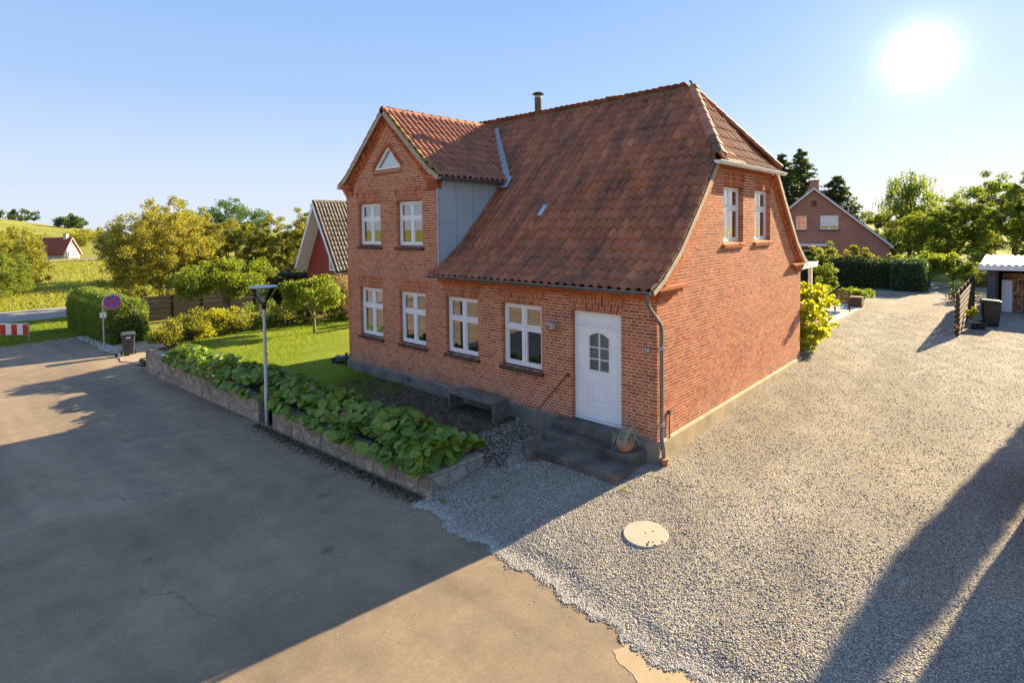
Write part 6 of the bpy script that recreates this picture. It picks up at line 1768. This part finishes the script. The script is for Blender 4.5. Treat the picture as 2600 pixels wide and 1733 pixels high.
for i, (x, y, w, lab) in enumerate(((-278, 23, 7.5, 'row of dark trees on the crest of the hill, right clump'), (-286, 15.5, 4, 'single dark tree on the crest of the hill at the left edge'), (-258, 37, 3, 'small dark bush on the right slope of the hill'), (-232, 30, 4, 'round dark bush on the middle slope of the hill'))):
    z = float(base_h(x, y))-.13
    tree('hill_tree', lab, (x, y, z), 0, (x, y, z+2.2), (w*.7, w, 1.9), 'leaf_dark', 2200, .6, 30, 1.2, .3, seed=210+i, group='trees on the hill')
for i, (x, y) in enumerate(((-150, 8), (-165, 20), (-172, 2), (-185, 12), (-190, 28), (-160, -6))):
    z = float(base_h(x, y))-.13
    shrub('hillside_bush', ['low bush on the foot of the hill behind the farm house', 'low bush on the hill right of the farm house', 'low bush on the hill at the left edge', 'low bush halfway up the hill', 'low bush on the hill slope nearest the left group of trees', 'low bush at the foot of the hill behind the roadside trees'][i], (x, y, z), (5.5, 5, 1.6), 'leaf_olive', 1700, .5, 20, 1.3, 220+i, 'bushes on the hillside')

# ------------------------------------------------------------------ outside the frame: stand-ins added to throw the shadows on the drive, and what mirrors in the panes
t = thing('stand_in_cypress', 'slender tall stand-in cypress out of view right of the drive, added to cast a long narrow shadow on the gravel', 'tree', (6.95, 14.0, -.12))  # added out of view, in place of the unknown caster of the narrow shadow
r5 = np.random.default_rng(301)
MB().tube([(0, 0, -.1), (0, 0, 6.6)], [.13, .03], 8).build('trunk', M['bark'], t, True)
n = 15000; z = .15+6.7*r5.random(n); a = r5.random(n)*6.283; rad = (.40*np.minimum(1, (7.0-z)/1.3)**.6)*np.sqrt(r5.random(n))
leaf_cloud('foliage', np.stack([rad*np.cos(a), rad*np.sin(a), z], -1), .14, M['leaf_conifer'], t, r5, .5, 0, (0, 0, .8))
gs = thing('stand_in_garage', 'dark boarded flat-roofed stand-in garage out of view right of the drive, added for its shadow on the gravel corner', 'garage', (7.6, 2.4, -.5))  # unseen stand-in, placed so that its shadow falls on the gravel corner
MB().box(-1.95, 1.95, -1.85, 1.85, -.2, 2.9).build('wall', M['grey_board'], gs)
for k in range(26): MB().box(-1.975+.15*k, -1.975+.15*k+.14, -1.88, -1.852, -.1, 2.85).build('board', M['grey_board'], gs)
for k in range(25): MB().box(-1.98, -1.952, -1.85+.148*k, -1.85+.148*k+.138, -.1, 2.85).build('board', M['grey_board'], gs)
MB().box(-2.03, 2.1, -2.0, 1.9, 2.902, 3.05).build('roof', M['black_metal'], gs)
MB().box(-1.0, 1.2, -1.92, -1.885, 0, 2.2).build('door', M['white'], gs)
gable_house('thatched_house', 'cream house with brown thatched roof across the street, seen mirrored in the windows', (-22, -30, -1.0), R(-90), 17, 7.5, 2.6, 6.4, 'cream', 'thatch', ((-2.2, -1.0, .8, 2.0), (1.0, 2.2, .8, 2.0)))
for i, (x, y, w) in enumerate(((-36, -42, 3.0), (-2, -50, 3.0), (-48, -50, 4.0), (-62, -56, 4.5), (-76, -62, 5), (-14, -66, 4.5), (-30, -68, 4.5))):
    tree('broadleaf_tree', ['roadside tree across the street, left of the thatched house', 'roadside tree across the street, right of the thatched house', 'nearest of the trees in the row beyond the thatched house, on its left', 'middle tree of the row far left across the street', 'farthest tree of the row far left across the street', 'tree behind the thatched house, on its right', 'tree behind the thatched house, on its left'][i], (x, y, -1.5), 0, (x, y, 1.4), (w, w, 2.7), 'leaf_green', 4200, .36, 44, .9, .2, seed=320+i, group='trees across the street')
gable_house('red_roofed_house', 'brick house with red roof across the street, seen mirrored in the upper windows', (-40, -36, -1.6), R(-70), 12, 8, 2.6, 6.2, 'brick_far', 'roof_red', ())
